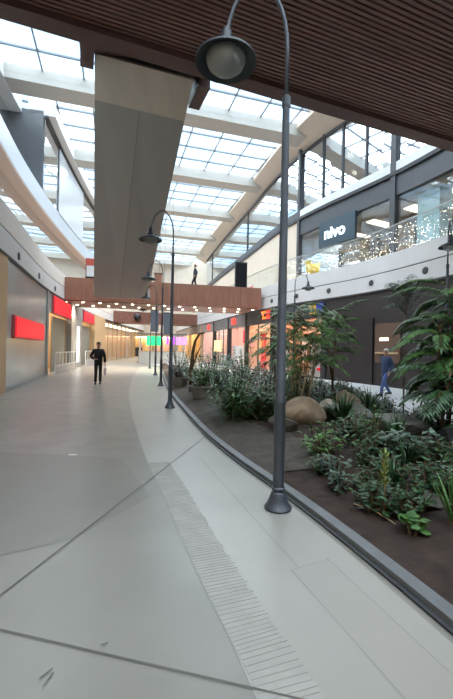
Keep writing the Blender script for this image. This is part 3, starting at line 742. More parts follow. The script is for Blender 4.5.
# second bridge farther off
a2 = Vector((-14.5, 43.6, 0)); b2 = Vector((-3.3, 47.2, 0)); d2 = (b2 - a2).normalized()
for i, (x, y) in enumerate(((-8.5, 33), (-10.2, 36), (-11, 41), (-9.5, 52), (-12, 52), (-10.5, 58), (-12.5, 61))):  # added fill spots in open air, without fixtures, brighten the far floor
    sp = bpy.data.lights.new('far_fill_spot', 'SPOT'); sp.energy = 260; sp.spot_size = 2.4; sp.spot_blend = .7; sp.color = (1, .9, .75); sp.shadow_soft_size = .2
    so = bpy.data.objects.new('far_fill_spot', sp); COL.objects.link(so); so.location = (x, y, 8.0)
t = thing('far_footbridge', 'second brown footbridge farther away under the first one', 'bridge', (a2.x, a2.y, 4.5), math.atan2(d2.y, d2.x)); t['kind'] = 'structure'
l2 = (b2 - a2).length
MB().box((l2 / 2, 1.8, .55), (l2, 3.6, 1.1)).build('bridge_deck', M_bridge, t)
MB().box((l2 / 2, .02, .62), (l2, .14, 1.3)).build('front_cladding', mat('dull red brown cladding', (.22, .09, .065), .5, var=.12, scale=2), t)
# standing things on the bridge
p = bpt(bl - 1.35, .55, 5.7)
t = thing('display_totem', 'tall black display totem standing on the right end of the footbridge', 'totem', p, bang)
MB().box((0, 0, .03), (1.0, .5, .06)).build('totem_base', M_dark, t); MB().box((0, 0, 1.05), (.86, .2, 2.0)).build('totem_body', M_black, t)
MB().box((0, -.11, 1.1), (.74, .02, 1.7)).build('screen', mat('dark screen', (.015, .016, .02), .2), t)
p = bpt(2.45, .6, 5.7)
t = thing('poster_stand', 'red and white poster stand on the footbridge left of the escalator', 'poster stand', p, bang)
MB().box((0, 0, .2), (.72, .22, .4)).build('stand_base', M_black, t); MB().box((0, 0, .95), (.72, .12, 1.3)).build('stand_case', mat('dark red case', (.22, .03, .03), .5), t)
MB().box((0, -.07, 1.36), (.66, .02, .42)).build('poster_top', mat('red poster', (.55, .09, .06), .5), t); MB().box((0, -.07, .78), (.6, .02, .7)).build('poster_sheet', M_white, t)
p = bpt(6.75, .8, 5.7)
t = thing('planter_box', 'brown box standing on the footbridge right of the escalator', 'box', p, bang)
MB().box((0, 0, .45), (.5, .4, .9)).build('box_body', M_bridge, t); MB().box((0, 0, .92), (.56, .46, .05)).build('box_lid', M_wooddk, t)
for x, lab in ((2.2, 'black spherical spotlight on the far bridge, left of the hanging banners'), (6.0, 'black spherical spotlight on the far bridge, right of the hanging banners')):
    p = a2 + d2 * (x + 1.9) + Vector((-d2.y, d2.x, 0)) * -.22 + Vector((0, 0, 5.15))
    t = thing('spotlight', lab, 'spotlight', p)
    MB().lathe([(.02, -.42), (.2, -.4), (.4, -.2), (.42, .1), (.25, .36), (.02, .42)], 16).build('lamp_head', M_black, t, True)
    MB().box((0, .15, -.05), (.12, .3, .12)).build('bracket', M_black, t)

# ------------------------------------------------------------------ lamp posts
def lamp_post(lab, loc, rz):
    t = thing('lamp_post', lab, 'lamp post', loc, rz, 'gooseneck lamp posts along the planter')
    o = MB().lathe([(.130, 0), (.135, .018), (.128, .03), (.110, .05), (.088, .10), (.072, .15), (.066, .165), (.06, .17)], 24).build('base_flare', M_pole, t); smooth_angle(o)
    o = MB().lathe([(.056, .15), (.056, .185), (.064, .19), (.064, .21), (.055, .22), (.055, 1.02), (.060, 1.03), (.060, 1.06), (.047, 1.08), (.035, 3.92), (.043, 3.93), (.043, 4.02), (.026, 4.04)], 18).build('pole', M_pole, t); smooth_angle(o)
    pa = [(0, 0, 4.0), (0, 0, 4.5)] + [(-.30 + .30 * math.cos(q * PI / 14), 0, 4.5 + .62 * math.sin(q * PI / 14)) for q in range(1, 14)] + [(-.60, 0, 4.6)]
    MB().tube(pa, .019, 12).build('gooseneck', M_pole, t, True)
    o = MB().lathe([(.022, .34), (.05, .30), (.055, .20), (.075, .17), (.085, .12), (.14, .095), (.24, .06), (.30, .012), (.302, -.008), (.285, -.004), (.235, .03), (.19, .05), (.05, .07)], 36, c=(-.60, 0, 4.36)).build('lamp_shade', M_shade, t); smooth_angle(o, 50)
    MB().lathe([(.195, .055), (.192, .01), (.175, -.035), (.13, -.075), (.07, -.097), (.01, -.103)], 28, c=(-.60, 0, 4.36)).build('lamp_globe', M_globe, o, True)
    return t
lp = lamp_post('tall blue grey gooseneck lamp post nearest the camera beside the kerb', (.535, 3.72, .004), .0)
labs = ['gooseneck lamp post second from the camera along the walkway kerb', 'gooseneck lamp post third from the camera along the walkway kerb', 'gooseneck lamp post fourth along the walkway kerb, behind the third', 'gooseneck lamp post farthest along the walkway kerb by the green sign']
for (x, y), lab, s in zip(((-1.44, 9.87), (-2.66, 15.56), (-4.02, 21.6), (-5.75, 28.6)), labs, (1.0, 1.0, 1.0, 1.0)): place(lp, (x, y, .004), -.05, s, lab)
place(lp, (3.2, 18.1, .0), PI, 1.04, 'small far gooseneck lamp post before the white gallery band behind the bamboo')
place(lp, (6.35, 11.0, .0), 1.15, 1.03, 'gooseneck lamp post at the right edge behind the big leafy tree')

# ------------------------------------------------------------------ kiosk area at the far end
p = Vector((-6.5, 38.5, 0))
t = thing('kiosk', 'pale kiosk at the far end carrying green and purple signs', 'kiosk', p, .2)
MB().box((0, 0, .6), (4.6, 2.2, 1.2)).build('counter', mat('pale kiosk counter', (.55, .55, .5), .5), t); MB().box((0, 0, 1.23), (4.7, 2.3, .06)).build('counter_top', M_tan, t)
for x in (-2.2, 2.2):
    for y in (-1, 1): MB().tube([(x, y, 1.2), (x, y, 2.9)], .05, 8).build('post', M_white, t)
MB().box((0, 0, 2.95), (4.8, 2.4, .1)).build('canopy', M_greydk, t)
g = MB()
for z in (2.0, 2.5): g.box((-.85, -1.22, z), (1.35, .08, .3))
g.box((-.85, -1.2, 2.25), (1.45, .05, .9)); g.build('green_sign', M_green, t)
g = MB()
for i in range(3): g.box((.45 + i * .3, -1.22, 2.3), (.22, .08, .75))
g.build('purple_sign', M_purple, t)
g = MB()
for i in range(4): g.box((1.4 + i * .28, -1.22, 2.3), (.22, .08, .75))
g.build('pink_sign', M_pinkneon, t)
for x, y, z, h, w, lab in ((-6.9, 36.2, 3.1, 2.1, .75, 'dark grey hanging banner above the green sign'), (-5.75, 36.6, 2.95, 2.0, .7, 'dark grey hanging banner above the purple sign')):
    t = thing('hanging_banner', lab, 'banner', (x, y, z), .2)
    MB().box((0, 0, h / 2), (w, .14, h)).build('banner_cloth', mat('dark blue grey banner', (.075, .095, .12), .6), t)
    MB().box((0, 0, h), (w + .1, .16, .06)).build('banner_rod', M_black, t)
    for xx in (-w / 2, w / 2): MB().tube([(xx, 0, h), (xx, 0, 16.2 - z)], .012, 5).build('wire', M_black, t)
t = thing('board_sign', 'black board sign on a stand at the far end of the walkway', 'sign', (-9.35, 40.5, 0), .1)
MB().box((0, 0, 1.1), (.75, .06, .95)).build('board', M_black, t); MB().tube([(0, 0, .04), (0, 0, .65)], .035, 8).build('post', M_black, t); MB().box((0, 0, .02), (.5, .4, .04)).build('foot', M_black, t)
# far shops glowing at the end wall
for x, m, lab in ((-14.3, M_amber, 'warm lit far shopfront at the left of the end wall'), (-10.9, M_shoporange, 'warm lit far shopfront in the middle of the end wall')):
    t = thing('far_shopfront', lab, 'shopfront', (x, 65.6, 0))
    MB().box((0, .5, 1.9), (3.0, .1, 3.8)).build('back_wall', m, t); MB().box((0, .1, 3.6), (3.2, .9, .3)).build('sign_band', M_tan, t)
    MB().box((0, .1, 3.42), (2.6, .6, .06)).build('lamp_panel', M_panelwarm, t)
    for xx in (-1.55, 1.55): MB().box((xx, .1, 1.8), (.14, .9, 3.6)).build('post', M_tan, t)

# ------------------------------------------------------------------ people
def skin_mesh(name, chains, m, parent, level=1):
    """chains: list of [(x,y,z,r),...]; chains share vertices by equal coordinates"""
    idx = {}; vs = []; rs = []; es = []
    for ch in chains:
        prev = None
        for q in ch:
            key = tuple(round(c, 4) for c in q[:3])
            if key not in idx: idx[key] = len(vs); vs.append(q[:3]); rs.append(q[3] if isinstance(q[3], tuple) else (q[3], q[3]))
            if prev is not None and prev != idx[key]: es.append((prev, idx[key]))
            prev = idx[key]
    me = bpy.data.meshes.new(name); me.from_pydata(vs, es, []); me.update()
    o = bpy.data.objects.new(name, me); COL.objects.link(o)
    md = o.modifiers.new('skin', 'SKIN'); md.use_smooth_shade = True
    if not me.skin_vertices: 
        bpy.context.view_layer.objects.active = o
    for i, sv in enumerate(me.skin_vertices[0].data):
        sv.radius = rs[i]; sv.use_root = (i == 0)
    if level: s2 = o.modifiers.new('sub', 'SUBSURF'); s2.levels = level; s2.render_levels = level
    bpy.context.view_layer.update()
    dg = bpy.context.evaluated_depsgraph_get(); me2 = bpy.data.meshes.new_from_object(o.evaluated_get(dg))
    bpy.data.objects.remove(o)
    me2.name = name; me2.materials.clear(); me2.materials.append(m)
    me2.polygons.foreach_set('use_smooth', [True] * len(me2.polygons))
    o = bpy.data.objects.new(name, me2); COL.objects.link(o); o.parent = parent
    return o
def person(label, loc, rz, h, mats, legL, legR, armL, armR, hair='short', extra=None):
    """faces local -Y. legs: (knee xyz, ankle xyz); arms: (elbow xyz, wrist xyz, hand dir)"""
    t = thing('person', label, 'person', loc, rz); t.scale = (h / 1.75,) * 3
    skin, jacket, trouser, shoe, hairm = mats
    pel = (0, 0, .95, (.13, .10)); sp = (0, 0, 1.12, (.125, .095)); chs = (0, -.005, 1.33, (.15, .10)); nk = (0, 0, 1.46, (.062, .062)); nk2 = (0, -.01, 1.53, (.055, .06))
    hd0 = (0, -.02, 1.575, (.062, .078)); hd1 = (0, -.012, 1.645, (.075, .095)); hd2 = (0, -.005, 1.705, (.072, .088)); hd3 = (0, 0, 1.745, (.035, .045))
    chains = [[pel, sp, chs, nk, nk2, hd0, hd1, hd2, hd3], [hd0[:3] + hd0[3:], (0, -.105, 1.605, (.014, .014)), (0, -.122, 1.63, (.012, .012))]]
    jk = [[(0, 0, .80, (.17, .135)), (0, 0, .90, (.182, .142)), (0, 0, 1.02, (.185, .142)), (0, 0, 1.18, (.19, .14)), (0, -.005, 1.34, (.20, .135)), (0, 0, 1.45, (.085, .08)), (0, 0, 1.49, (.07, .07))]]
    for s, (el, wr, hd) in ((1, armL), (-1, armR)):
        sh = (.175 * s, 0, 1.40)
        chains.append([chs, (*sh, .05), (*el, .04), (*wr, .028)])
        jk.append([(0, -.005, 1.34, (.20, .135)), (*sh, (.088, .088)), (*el, (.072, .072)), (*(Vector(el) + (Vector(wr) - Vector(el)) * 1.02), (.054, .054))])
        W = Vector(wr); D = Vector(hd).normalized(); side = D.cross(Vector((1, .2, 0))).normalized() if abs(D.x) < .8 else D.cross(Vector((0, 0, 1))).normalized()
        pn = side.cross(D).normalized(); palm = W + D * .055; kn = W + D * .09
        chains.append([(*wr, .028), (*palm, (.036, .02))])
        for f in range(4):
            o_ = side * (-.030 + .020 * f); ln = (.062, .074, .070, .052)[f]
            k1 = kn + o_; k2 = k1 + D * ln * .5 + pn * .006; k3 = k2 + D * ln * .4 + pn * .022; k4 = k3 + D * ln * .2 + pn * .02
            chains.append([(*palm, (.036, .02)), (*k1, .0095), (*k2, .0085), (*k3, .008), (*k4, .007)])
        th1 = W + D * .035 - side * .034; th2 = th1 + D * .03 - side * .022 + pn * .008; th3 = th2 + D * .028 - side * .004 + pn * .012
        chains.append([(*palm, (.036, .02)), (*th1, .011), (*th2, .0095), (*th3, .008)])
    tr = [[(0, 0, 1.08, (.13, .10)), (0, 0, 1.0, (.15, .115)), (0, 0, .92, (.155, .12))]]
    for s, (kn, an) in ((1, legL), (-1, legR)):
        hip = (.085 * s, 0, .86)
        chains.append([pel, (*hip, .07), (*kn, .05), (*an, .036)])
        A_ = Vector(an); K = Vector(kn)
        tr.append([(0, 0, .92, (.155, .12)), (*hip, (.092, .10)), (*kn, (.068, .07)), (*(A_ + (K - A_) * -.06), (.056, .060))])
        fo = MB()
        prof = [(.12, .03, .09), (.06, .044, .095), (-.02, .044, .10), (-.08, .046, .07), (-.15, .046, .055), (-.19, .03, .045)]
        vs = []
        for yy, ww, hh in prof: vs += [(A_.x - ww, A_.y - .04 + yy * 1.0 - .0, A_.z - .08), (A_.x + ww, A_.y - .04 + yy, A_.z - .08), (A_.x + ww * .75, A_.y - .04 + yy, A_.z - .08 + hh), (A_.x - ww * .75, A_.y - .04 + yy, A_.z - .08 + hh)]
        fo.add(vs, [(i*4+k, i*4+(k+1) % 4, (i+1)*4+(k+1) % 4, (i+1)*4+k) for i in range(5) for k in range(4)] + [(3, 2, 1, 0), (20, 21, 22, 23)])
        fo.build('shoe', shoe, t, True)
    body = skin_mesh('body', chains, skin, t, 1)
    skin_mesh('trousers', tr, trouser, t, 1)
    skin_mesh('jacket', jk, jacket, t, 1)
    # face details
    for s in (-1, 1):
        MB().lathe([(.002, -.006), (.009, -.004), (.011, 0), (.009, .004), (.002, .006)], 8, c=(.032 * s, -.098, 1.648), M=Matrix.Rotation(PI / 2, 3, 'X')).build('eye', M_black, t, True)
        MB().lathe([(.004, -.035), (.014, -.02), (.018, .01), (.008, .035)], 8, c=(.078 * s, -.005, 1.64)).build('ear', skin, t, True)
    MB().box((0, -.098, 1.585), (.045, .012, .008)).build('mouth', mat('lip', (.35, .15, .13), .6), t)
    prof = [(.09, 1.66), (.098, 1.69), (.09, 1.73), (.06, 1.76), (.005, 1.775)]
    hm = MB(); vs = []
    for r, z in prof:
        for k_ in range(18):
            an_ = 2 * PI * k_ / 18; front = max(0, -math.sin(an_))
            vs.append((r * .88 * math.cos(an_), .004 + r * 1.1 * math.sin(an_), z + (.03 * front if z < 1.7 else 0) - (.06 * max(0, math.sin(an_)) if z < 1.67 else 0)))
    hm.add(vs, [(i*18+k_, i*18+(k_+1) % 18, (i+1)*18+(k_+1) % 18, (i+1)*18+k_) for i in range(4) for k_ in range(18)] + [tuple(range(17, -1, -1)), tuple(range(72, 90))])
    hm.build('hair', hairm, t, True)
    return t
M_skin = mat('skin', (.52, .30, .20), .6); M_blackcloth = mat('black cloth', (.012, .012, .016), .8); M_trous = mat('black trousers', (.011, .011, .013), .8)
M_shoe = mat('black shoe', (.012, .011, .011), .5); M_hair = mat('brown hair', (.10, .055, .03), .7); M_whitehair = mat('white hair', (.62, .60, .55), .8)
M_bluecoat = mat('blue coat', (.045, .075, .16), .8); M_jeans = mat('blue jeans', (.07, .13, .30), .8); M_greycloth = mat('dark grey cloth', (.05, .055, .06), .8)
px = person('person in a black jacket and black trousers walking towards the camera with a pale bag', (-5.33, 15.84, 0), .32, 1.74, (M_skin, M_blackcloth, M_trous, M_shoe, M_hair),
       ((.09, -.03, .50), (.085, .02, .085)), ((-.09, -.06, .50), (-.10, -.04, .085)),
       ((.255, .03, 1.14), (.265, -.03, .90), (.02, -.12, -1)), ((-.31, .06, 1.16), (-.17, -.15, 1.05), (1, -.4, -.2)))
# the bag hangs from the person's hand
p = Vector((.272, -.045, .775)); p = Matrix.Rotation(.32, 3, 'Z') @ (p * (1.74 / 1.75)) + Vector((-5.33, 15.84, 0))
t = thing('shopping_bag', 'pale pink carrier bag hanging from the hand of the person in black', 'bag', (p.x, p.y, p.z - .40), .32 + PI / 2)
MB().prism([(-.13, -.05), (.13, -.05), (.13, .05), (-.13, .05)], 0, .30).build('bag_body', mat('pale pink bag', (.66, .52, .52), .6), t)
for yy in (-.045, .045): MB().tube([(-.07, yy, .29), (-.06, yy * .6, .37), (0, 0, .42), (.06, yy * .6, .37), (.07, yy, .29)], .006, 6).build('bag_handle', M_white, t)
person('person with white hair in a blue coat and jeans walking past the dark hoarding', (5.72, 13.6, .004), -1.15, 1.68, (M_skin, M_bluecoat, M_jeans, M_shoe, M_whitehair),
       ((.09, -.23, .53), (.09, -.32, .10)), ((-.09, .02, .50), (-.09, .31, .13)),
       ((.25, .06, 1.15), (.23, -.10, .93), (0, -.4, -1)), ((-.25, .10, 1.16), (-.25, .10, .92), (0, 0, -1)))
p = bpt(9.3, .9, 5.7)
person('person in dark clothes walking across the brown footbridge', p, -1.4, 1.74, (M_skin, M_greycloth, M_blackcloth, M_shoe, M_hair),
       ((.09, -.18, .52), (.09, -.20, .085)), ((-.09, .02, .50), (-.09, .26, .11)),
       ((.24, .12, 1.17), (.25, -.02, .98), (0, -.8, -1)), ((-.26, .18, 1.20), (-.25, .02, 1.02), (0, -1, -.6)))

# ------------------------------------------------------------------ plants
def leaf(mb, p, d, ln, w, droop=.25, up=Vector((0, 0, 1))):
    d = Vector(d).normalized(); s = d.cross(up)
    if s.length < 1e-3: s = Vector((1, 0, 0))
    s.normalize(); u = s.cross(d).normalized(); p = Vector(p)
    m1 = p + d * ln * .35 + u * ln * .05; m2 = p + d * ln * .7 - Vector((0, 0, droop * ln * .45)); e = p + d * ln * .97 - Vector((0, 0, droop * ln))
    k = u * (-w * .18)
    mb.add([p, m1 + s * w * .5 + k, m1, m1 - s * w * .5 + k, m2 + s * w * .38 + k, m2, m2 - s * w * .38 + k, e],
           [(0, 2, 1), (0, 3, 2), (1, 2, 5, 4), (2, 3, 6, 5), (4, 5, 7), (5, 6, 7)])
def rdir(zmin=-.2, zmax=1.0):
    a = random.uniform(0, 2 * PI); z = random.uniform(zmin, zmax); return Vector((math.cos(a), math.sin(a), z)).normalized()
def leafy_bush(name, label, cat, r, h, nst, nlf, ll, lw, lm, group=None, stem_m=None, droop=.3, base=0.12, spread=1.0):
    t = thing(name, label, cat, (0, 0, 0), 0, group); st = MB(); lf = MB()
    for i in range(nst):
        a = random.uniform(0, 2 * PI); q = random.random() ** .6; top = Vector((r * q * math.cos(a) * spread, r * q * math.sin(a) * spread, h * (1 - .45 * q * q) * random.uniform(.75, 1.05)))
        b0 = Vector((top.x * .12, top.y * .12, -.05)); mid = (b0 + top) / 2 + Vector((top.x * .12, top.y * .12, h * .08))
        st.tube([b0, mid, top], [.009, .007, .003], 5)
        for j in range(nlf):
            f = base + (1 - base) * (j + random.random()) / nlf
            p = (b0 * (1 - f) ** 2 + mid * 2 * f * (1 - f) + top * f * f)
            d = rdir(-.15, .75); d = (d + (top - b0).normalized() * .25)
            k = random.uniform(.7, 1.2); leaf(lf, p, d, ll * k, lw * k, droop * random.uniform(.4, 1.4))
    st.build('stems', stem_m or M_bark, t); lf.build('foliage', lm, t, True)
    return t
def blade_clump(name, label, cat, n, ln, w, lm, group=None, arch=.7, spread=.9):
    t = thing(name, label, cat, (0, 0, 0), 0, group); lf = MB()
    for i in range(n):
        a = random.uniform(0, 2 * PI); tilt = random.uniform(.1, spread); L_ = ln * random.uniform(.65, 1.1); d = Vector((math.cos(a), math.sin(a), 0)); s = Vector((-d.y, d.x, 0))
        vs = []; N = 6
        for k in range(N + 1):
            f = k / N; ang_ = PI / 2 - tilt * .5 - arch * tilt * f * 1.2
            if k == 0: p = d * .03 * random.random() + Vector((0, 0, -.02))
            else: p = p + (d * math.cos(ang_) + Vector((0, 0, math.sin(ang_)))) * L_ / N
            ww = w * (1 - f ** 2.2) * (.6 + .8 * f if f < .5 else 1) * .5 + .001
            vs += [p + s * ww + Vector((0, 0, ww * .35)), p, p - s * ww + Vector((0, 0, ww * .35))]
        lf.add(vs, [(k*3+c, k*3+c+1, k*3+c+4, k*3+c+3) for k in range(N) for c in (0, 1)])
    lf.build('foliage', lm, t, True); MB().lathe([(.05, -.04), (.045, .02), (.02, .06)], 8).build('crown_base', M_bark, t, True)
    return t
def frond(lf, st, p0, d, ln, nl, ll, lw, droop):
    p = Vector(p0); d = Vector(d).normalized(); path = [p.copy()]
    N = 10; dirs = []
    for k in range(N):
        d = (d - Vector((0, 0, droop / N * (.5 + 1.2 * k / N)))).normalized(); p = p + d * ln / N; path.append(p.copy()); dirs.append(d.copy())
    st.tube(path, [.007 * (1 - .8 * i / N) for i in range(N + 1)], 5)
    for j in range(nl):
        f = .14 + .86 * j / (nl - 1); i = min(int(f * N), N - 1); q = path[i].lerp(path[i + 1], f * N - i) if f < 1 else path[-1]
        dd = dirs[i]; s = dd.cross(Vector((0, 0, 1))).normalized(); k = .55 + .75 * math.sin(PI * (.15 + .8 * f))
        for sg in (-1, 1): leaf(lf, q, s * sg * .8 + dd * (.55 + .3 * f) + rdir() * .12, ll * k * random.uniform(.85, 1.1), lw * k, .35)
    leaf(lf, path[-1], dirs[-1], ll * .8, lw * .7, .3)
def frond_tree(label, name, trunks, nf, ln, ll, lw, lm, droop=1.1, trunk_m=None, nl=12, cat='tree', elr=(.1, .95), low=.55):
    """trunks: list of (base xyz, top xyz, radius)"""
    t = thing(name, label, cat)
    lf = MB(); st = MB()
    for (b0, tp, r) in trunks:
        b0 = Vector(b0); tp = Vector(tp); mid = (b0 + tp) / 2 + Vector((random.uniform(-.06, .06), random.uniform(-.06, .06), 0))
        MB().tube([b0, mid, tp], [r, r * .8, r * .5], 8).build('trunk', trunk_m or M_bark, t, True)
        for i in range(nf):
            f = 1 - low * (i / nf) ** 1.2; q = b0.lerp(mid, f * 2) if f < .5 else mid.lerp(tp, f * 2 - 1)
            a_ = i * 2.4 + random.uniform(-.4, .4); el = random.uniform(*elr)
            frond(lf, st, q, Vector((math.cos(a_), math.sin(a_), el)), ln * random.uniform(.7, 1.1), nl, ll, lw, droop * random.uniform(.7, 1.2))
    lf.build('foliage', lm, t, True); st.build('frond_stalks', M_cane if trunk_m else M_bark, t)
    return t
def put(t, x, y, rz=0.0, dz=-.01, sc=1.0): t.location = (x, y, soil_z(x, y) + dz); t.rotation_euler.z = rz; t.scale = (sc,) * 3; return t

# big leafy trees at the right edge
t = frond_tree('big dark green feathery tree at the right edge of the planter', 'feathery_tree', [((0, 0, -.1), (.1, .05, 2.55), .035), ((.12, .1, -.1), (.6, .25, 2.3), .03), ((-.1, .05, -.1), (-.2, -.1, 1.9), .028), ((.2, -.1, -.1), (.5, -.25, 1.6), .028)], 22, .9, .135, .038, L_dark2, 1.35, nl=18)
put(t, 3.62, 6.2)
t = frond_tree('dense feathery tree behind the big one at the right edge', 'feathery_tree', [((0, 0, -.1), (.1, 0, 2.5), .03), ((.15, .1, -.1), (.4, .2, 2.0), .03), ((-.15, 0, -.1), (-.1, -.2, 1.5), .03)], 18, .85, .19, .055, L_dark, 1.3, nl=12)
put(t, 4.15, 7.1)
t = frond_tree('lower feathery shrub in front of the big tree at the right edge', 'feathery_shrub', [((0, 0, -.1), (.1, .05, 1.15), .025), ((.12, -.05, -.1), (.3, -.1, .9), .02)], 14, .75, .18, .05, L_dark, 1.3, nl=11, cat='shrub')
put(t, 3.15, 5.45)
# tall slim plant with grey green tip reaching the white band
t = frond_tree('slender tall plant whose grey green tip reaches the white gallery band', 'slender_tree', [((0, 0, -.1), (.02, 0, 2.75), .02)], 16, .6, .2, .028, L_grey, .8, nl=11, elr=(.5, 1.8), low=.2)
put(t, 3.75, 8.0)
# bamboo-like tree behind the lamp post
t = frond_tree('bamboo like tree with pale thin canes behind the big boulder', 'bamboo_tree', [((-.25, 0, -.1), (-.12, .1, 2.2), .026), ((-.05, .1, -.1), (.0, .2, 2.35), .024), ((.1, -.05, -.1), (.35, .1, 2.1), .022), ((-.1, -.1, -.1), (.2, .0, 1.75), .02)], 15, .75, .17, .032, L_mid, 1.0, trunk_m=M_cane, nl=10)
put(t, 1.62, 8.2)
t = leafy_bush('dry_leaved_shrub', 'shrub of dry yellowish leaves among the pale bamboo canes', 'shrub', .55, 1.75, 18, 16, .2, .03, L_dry, droop=.6, base=.45); put(t, 1.72, 8.6)
t = frond_tree('green leafy tree seen left of the lamp post before the orange lettering', 'leafy_tree', [((0, 0, -.1), (-.1, 0, 1.9), .03), ((.1, 0, -.1), (.25, .2, 2.4), .03)], 17, .85, .18, .045, L_mid, 1.2, nl=10)
put(t, 1.35, 10.6)
t = frond_tree('green leafy tree right of the bamboo before the dark hoarding', 'leafy_tree', [((0, 0, -.1), (.1, 0, 2.3), .028), ((.1, 0, -.1), (-.2, .1, 2.2), .025)], 16, .85, .18, .045, L_mid, 1.1, nl=10)
put(t, 2.75, 9.8)
# left dark shrubs
t = blade_clump('spiky_shrub', 'large dark spiky clump at the front left of the planter', 'shrub', 260, .95, .028, L_dark, arch=.95, spread=1.45); put(t, .18, 7.9)
t = leafy_bush('arching_shrub', 'dark shrub of long narrow leaves wrapped round the large spiky clump', 'shrub', .75, .95, 46, 16, .2, .028, L_dark2, droop=.55); put(t, .30, 7.75)
t = leafy_bush('dense_shrub', 'dense grey green shrub behind the large spiky clump', 'shrub', .7, 1.1, 36, 16, .11, .035, L_grey, droop=.2); put(t, .35, 9.0)
t = leafy_bush('round_shrub', 'rounded dark green shrub between the spiky clump and the lamp post', 'shrub', .62, .8, 34, 15, .12, .05, L_dark); put(t, .95, 7.9)
t = leafy_bush('round_shrub', 'low dark shrub with wide leaves behind the nearest lamp post', 'shrub', .5, .65, 26, 12, .15, .07, L_dark); put(t, .72, 7.35)
t = leafy_bush('pale_leaved_shrub', 'shrub with pale pinkish leaves left of the lamp post', 'shrub', .6, 1.0, 22, 10, .14, .06, L_pale); put(t, 1.0, 11.2)
t = leafy_bush('green_shrub', 'bright green shrub standing behind the stone pot', 'shrub', .7, 1.35, 30, 14, .16, .06, L_mid); put(t, -.35, 12.1)
t = leafy_bush('green_shrub', 'mid green shrub right of the stone pot shrub', 'shrub', .7, 1.15, 30, 14, .15, .05, L_dark); put(t, .45, 11.3)
t = leafy_bush('green_shrub', 'green shrub beyond the brown leaning trunk', 'shrub', .8, 1.5, 28, 12, .18, .07, L_mid); put(t, -1.2, 15.5)
t = leafy_bush('green_shrub', 'far green shrub in front of the white shop counter', 'shrub', .9, 1.5, 28, 12, .18, .07, L_dark); put(t, -.4, 17.5)
t = leafy_bush('green_shrub', 'far green shrub in front of the red goods racks', 'shrub', .9, 1.4, 28, 12, .18, .07, L_mid); put(t, .7, 15.6)
t = leafy_bush('green_shrub', 'far grey green shrub below the purple sign', 'shrub', .8, 1.7, 28, 12, .18, .06, L_grey); put(t, -2.6, 21.0)
t = leafy_bush('green_shrub', 'green shrub before the dark pillar of the red shop', 'shrub', .9, 1.3, 28, 12, .17, .06, L_dark); put(t, 1.8, 14.2)
# stone pot with a shrub in it
t = thing('stone_pot', 'round weathered stone pot beside the kerb at the left of the planter', 'pot', (-.72, 10.9, soil_z(-.72, 10.9) - .01))
o = MB().lathe([(.18, 0), (.20, .02), (.28, .20), (.33, .32), (.355, .34), (.355, .38), (.31, .38), (.29, .32), (.02, .31)], 26).build('pot_body', M_potstone, t); smooth_angle(o)
t2 = leafy_bush('potted_shrub', 'leafy green shrub growing in the round stone pot', 'shrub', .5, .75, 26, 13, .15, .06, L_mid); t2.location = (-.72, 10.9, soil_z(-.72, 10.9) + .30)
t = thing('stone_pot', 'smaller stone pot farther along the kerb by the leaning trunk', 'pot', (-1.75, 14.4, soil_z(-1.75, 14.4) - .01))
o = MB().lathe([(.2, 0), (.22, .02), (.30, .22), (.35, .33), (.37, .35), (.37, .39), (.33, .39), (.31, .34), (.02, .32)], 22).build('pot_body', M_potstone, t); smooth_angle(o)
t2 = leafy_bush('potted_shrub', 'leafy shrub growing in the smaller farther stone pot', 'shrub', .45, .7, 22, 12, .14, .06, L_dark); t2.location = (-1.75, 14.4, soil_z(-1.75, 14.4) + .33)
# leaning brown trunk
t = thing('bare_trunk', 'bare brown trunk leaning over beside the stone pot', 'trunk', (-1.15, 12.6, soil_z(-1.15, 12.6) - .05))
MB().tube([(0, 0, 0), (.0, 0, .8), (.03, 0, 1.35), (.1, .05, 1.75), (.24, .1, 2.0), (.42, .2, 2.05)], [.085, .07, .055, .045, .035, .02], 9).build('trunk', M_bark, t, True)
MB().tube([(.02, .02, .8), (.16, .05, 1.3), (.3, .1, 1.6)], [.03, .022, .012], 7).build('side_branch', M_bark, t, True)
# rocks
ROCKS = []
def rock(x, y, r, m, label, seed, dz=0.0, name='boulder'):
    rs = random.Random(seed); bm = bmesh.new(); bmesh.ops.create_icosphere(bm, subdivisions=3, radius=1)
    ph = [(rdir(-1, 1), rs.uniform(.55, .95)) for _ in range(9)]
    ph = [(Vector((rs.uniform(-1, 1), rs.uniform(-1, 1), rs.uniform(-.6, 1))).normalized(), rs.uniform(.55, .9)) for _ in range(11)]
    for v in bm.verts:
        for nrm, dd in ph:
            e = v.co.dot(nrm) - dd
            if e > 0: v.co -= nrm * e * .9
        v.co += v.co.normalized() * .03 * math.sin(v.co.x * 7 + seed) * math.sin(v.co.y * 6 + v.co.z * 8)
        v.co = Vector((v.co.x * r[0], v.co.y * r[1], v.co.z * r[2]))
    me = bpy.data.meshes.new(name); bm.to_mesh(me); bm.free(); me.materials.append(m)
    o = bpy.data.objects.new(name, me); COL.objects.link(o); smooth_angle(o, 28)
    o.location = (x, y, soil_z(x, y) + r[2] * .55 + dz); o.rotation_euler.z = rs.uniform(0, 3)
    return (ROCKS.append((x, y, max(r[0], r[1]))), tag(o, label, 'rock'))[1]
rock(1.38, 6.85, (.46, .36, .31), M_rock, 'big tan boulder beside the lamp post below the bamboo', 3)
rock(2.05, 7.6, (.28, .22, .24), mat('pale boulder', (.40, .34, .28), .85, var=.2, scale=5, bump=.6), 'small pale rock right of the big tan boulder', 5, .08)
rock(2.72, 8.5, (.46, .28, .30), M_rock, 'long tan rock behind the low plants at mid planter', 8, .14)
rock(2.3, 7.0, (.62, .34, .24), M_rockgrey, 'flat grey rock right of the tan boulder', 12, .10)
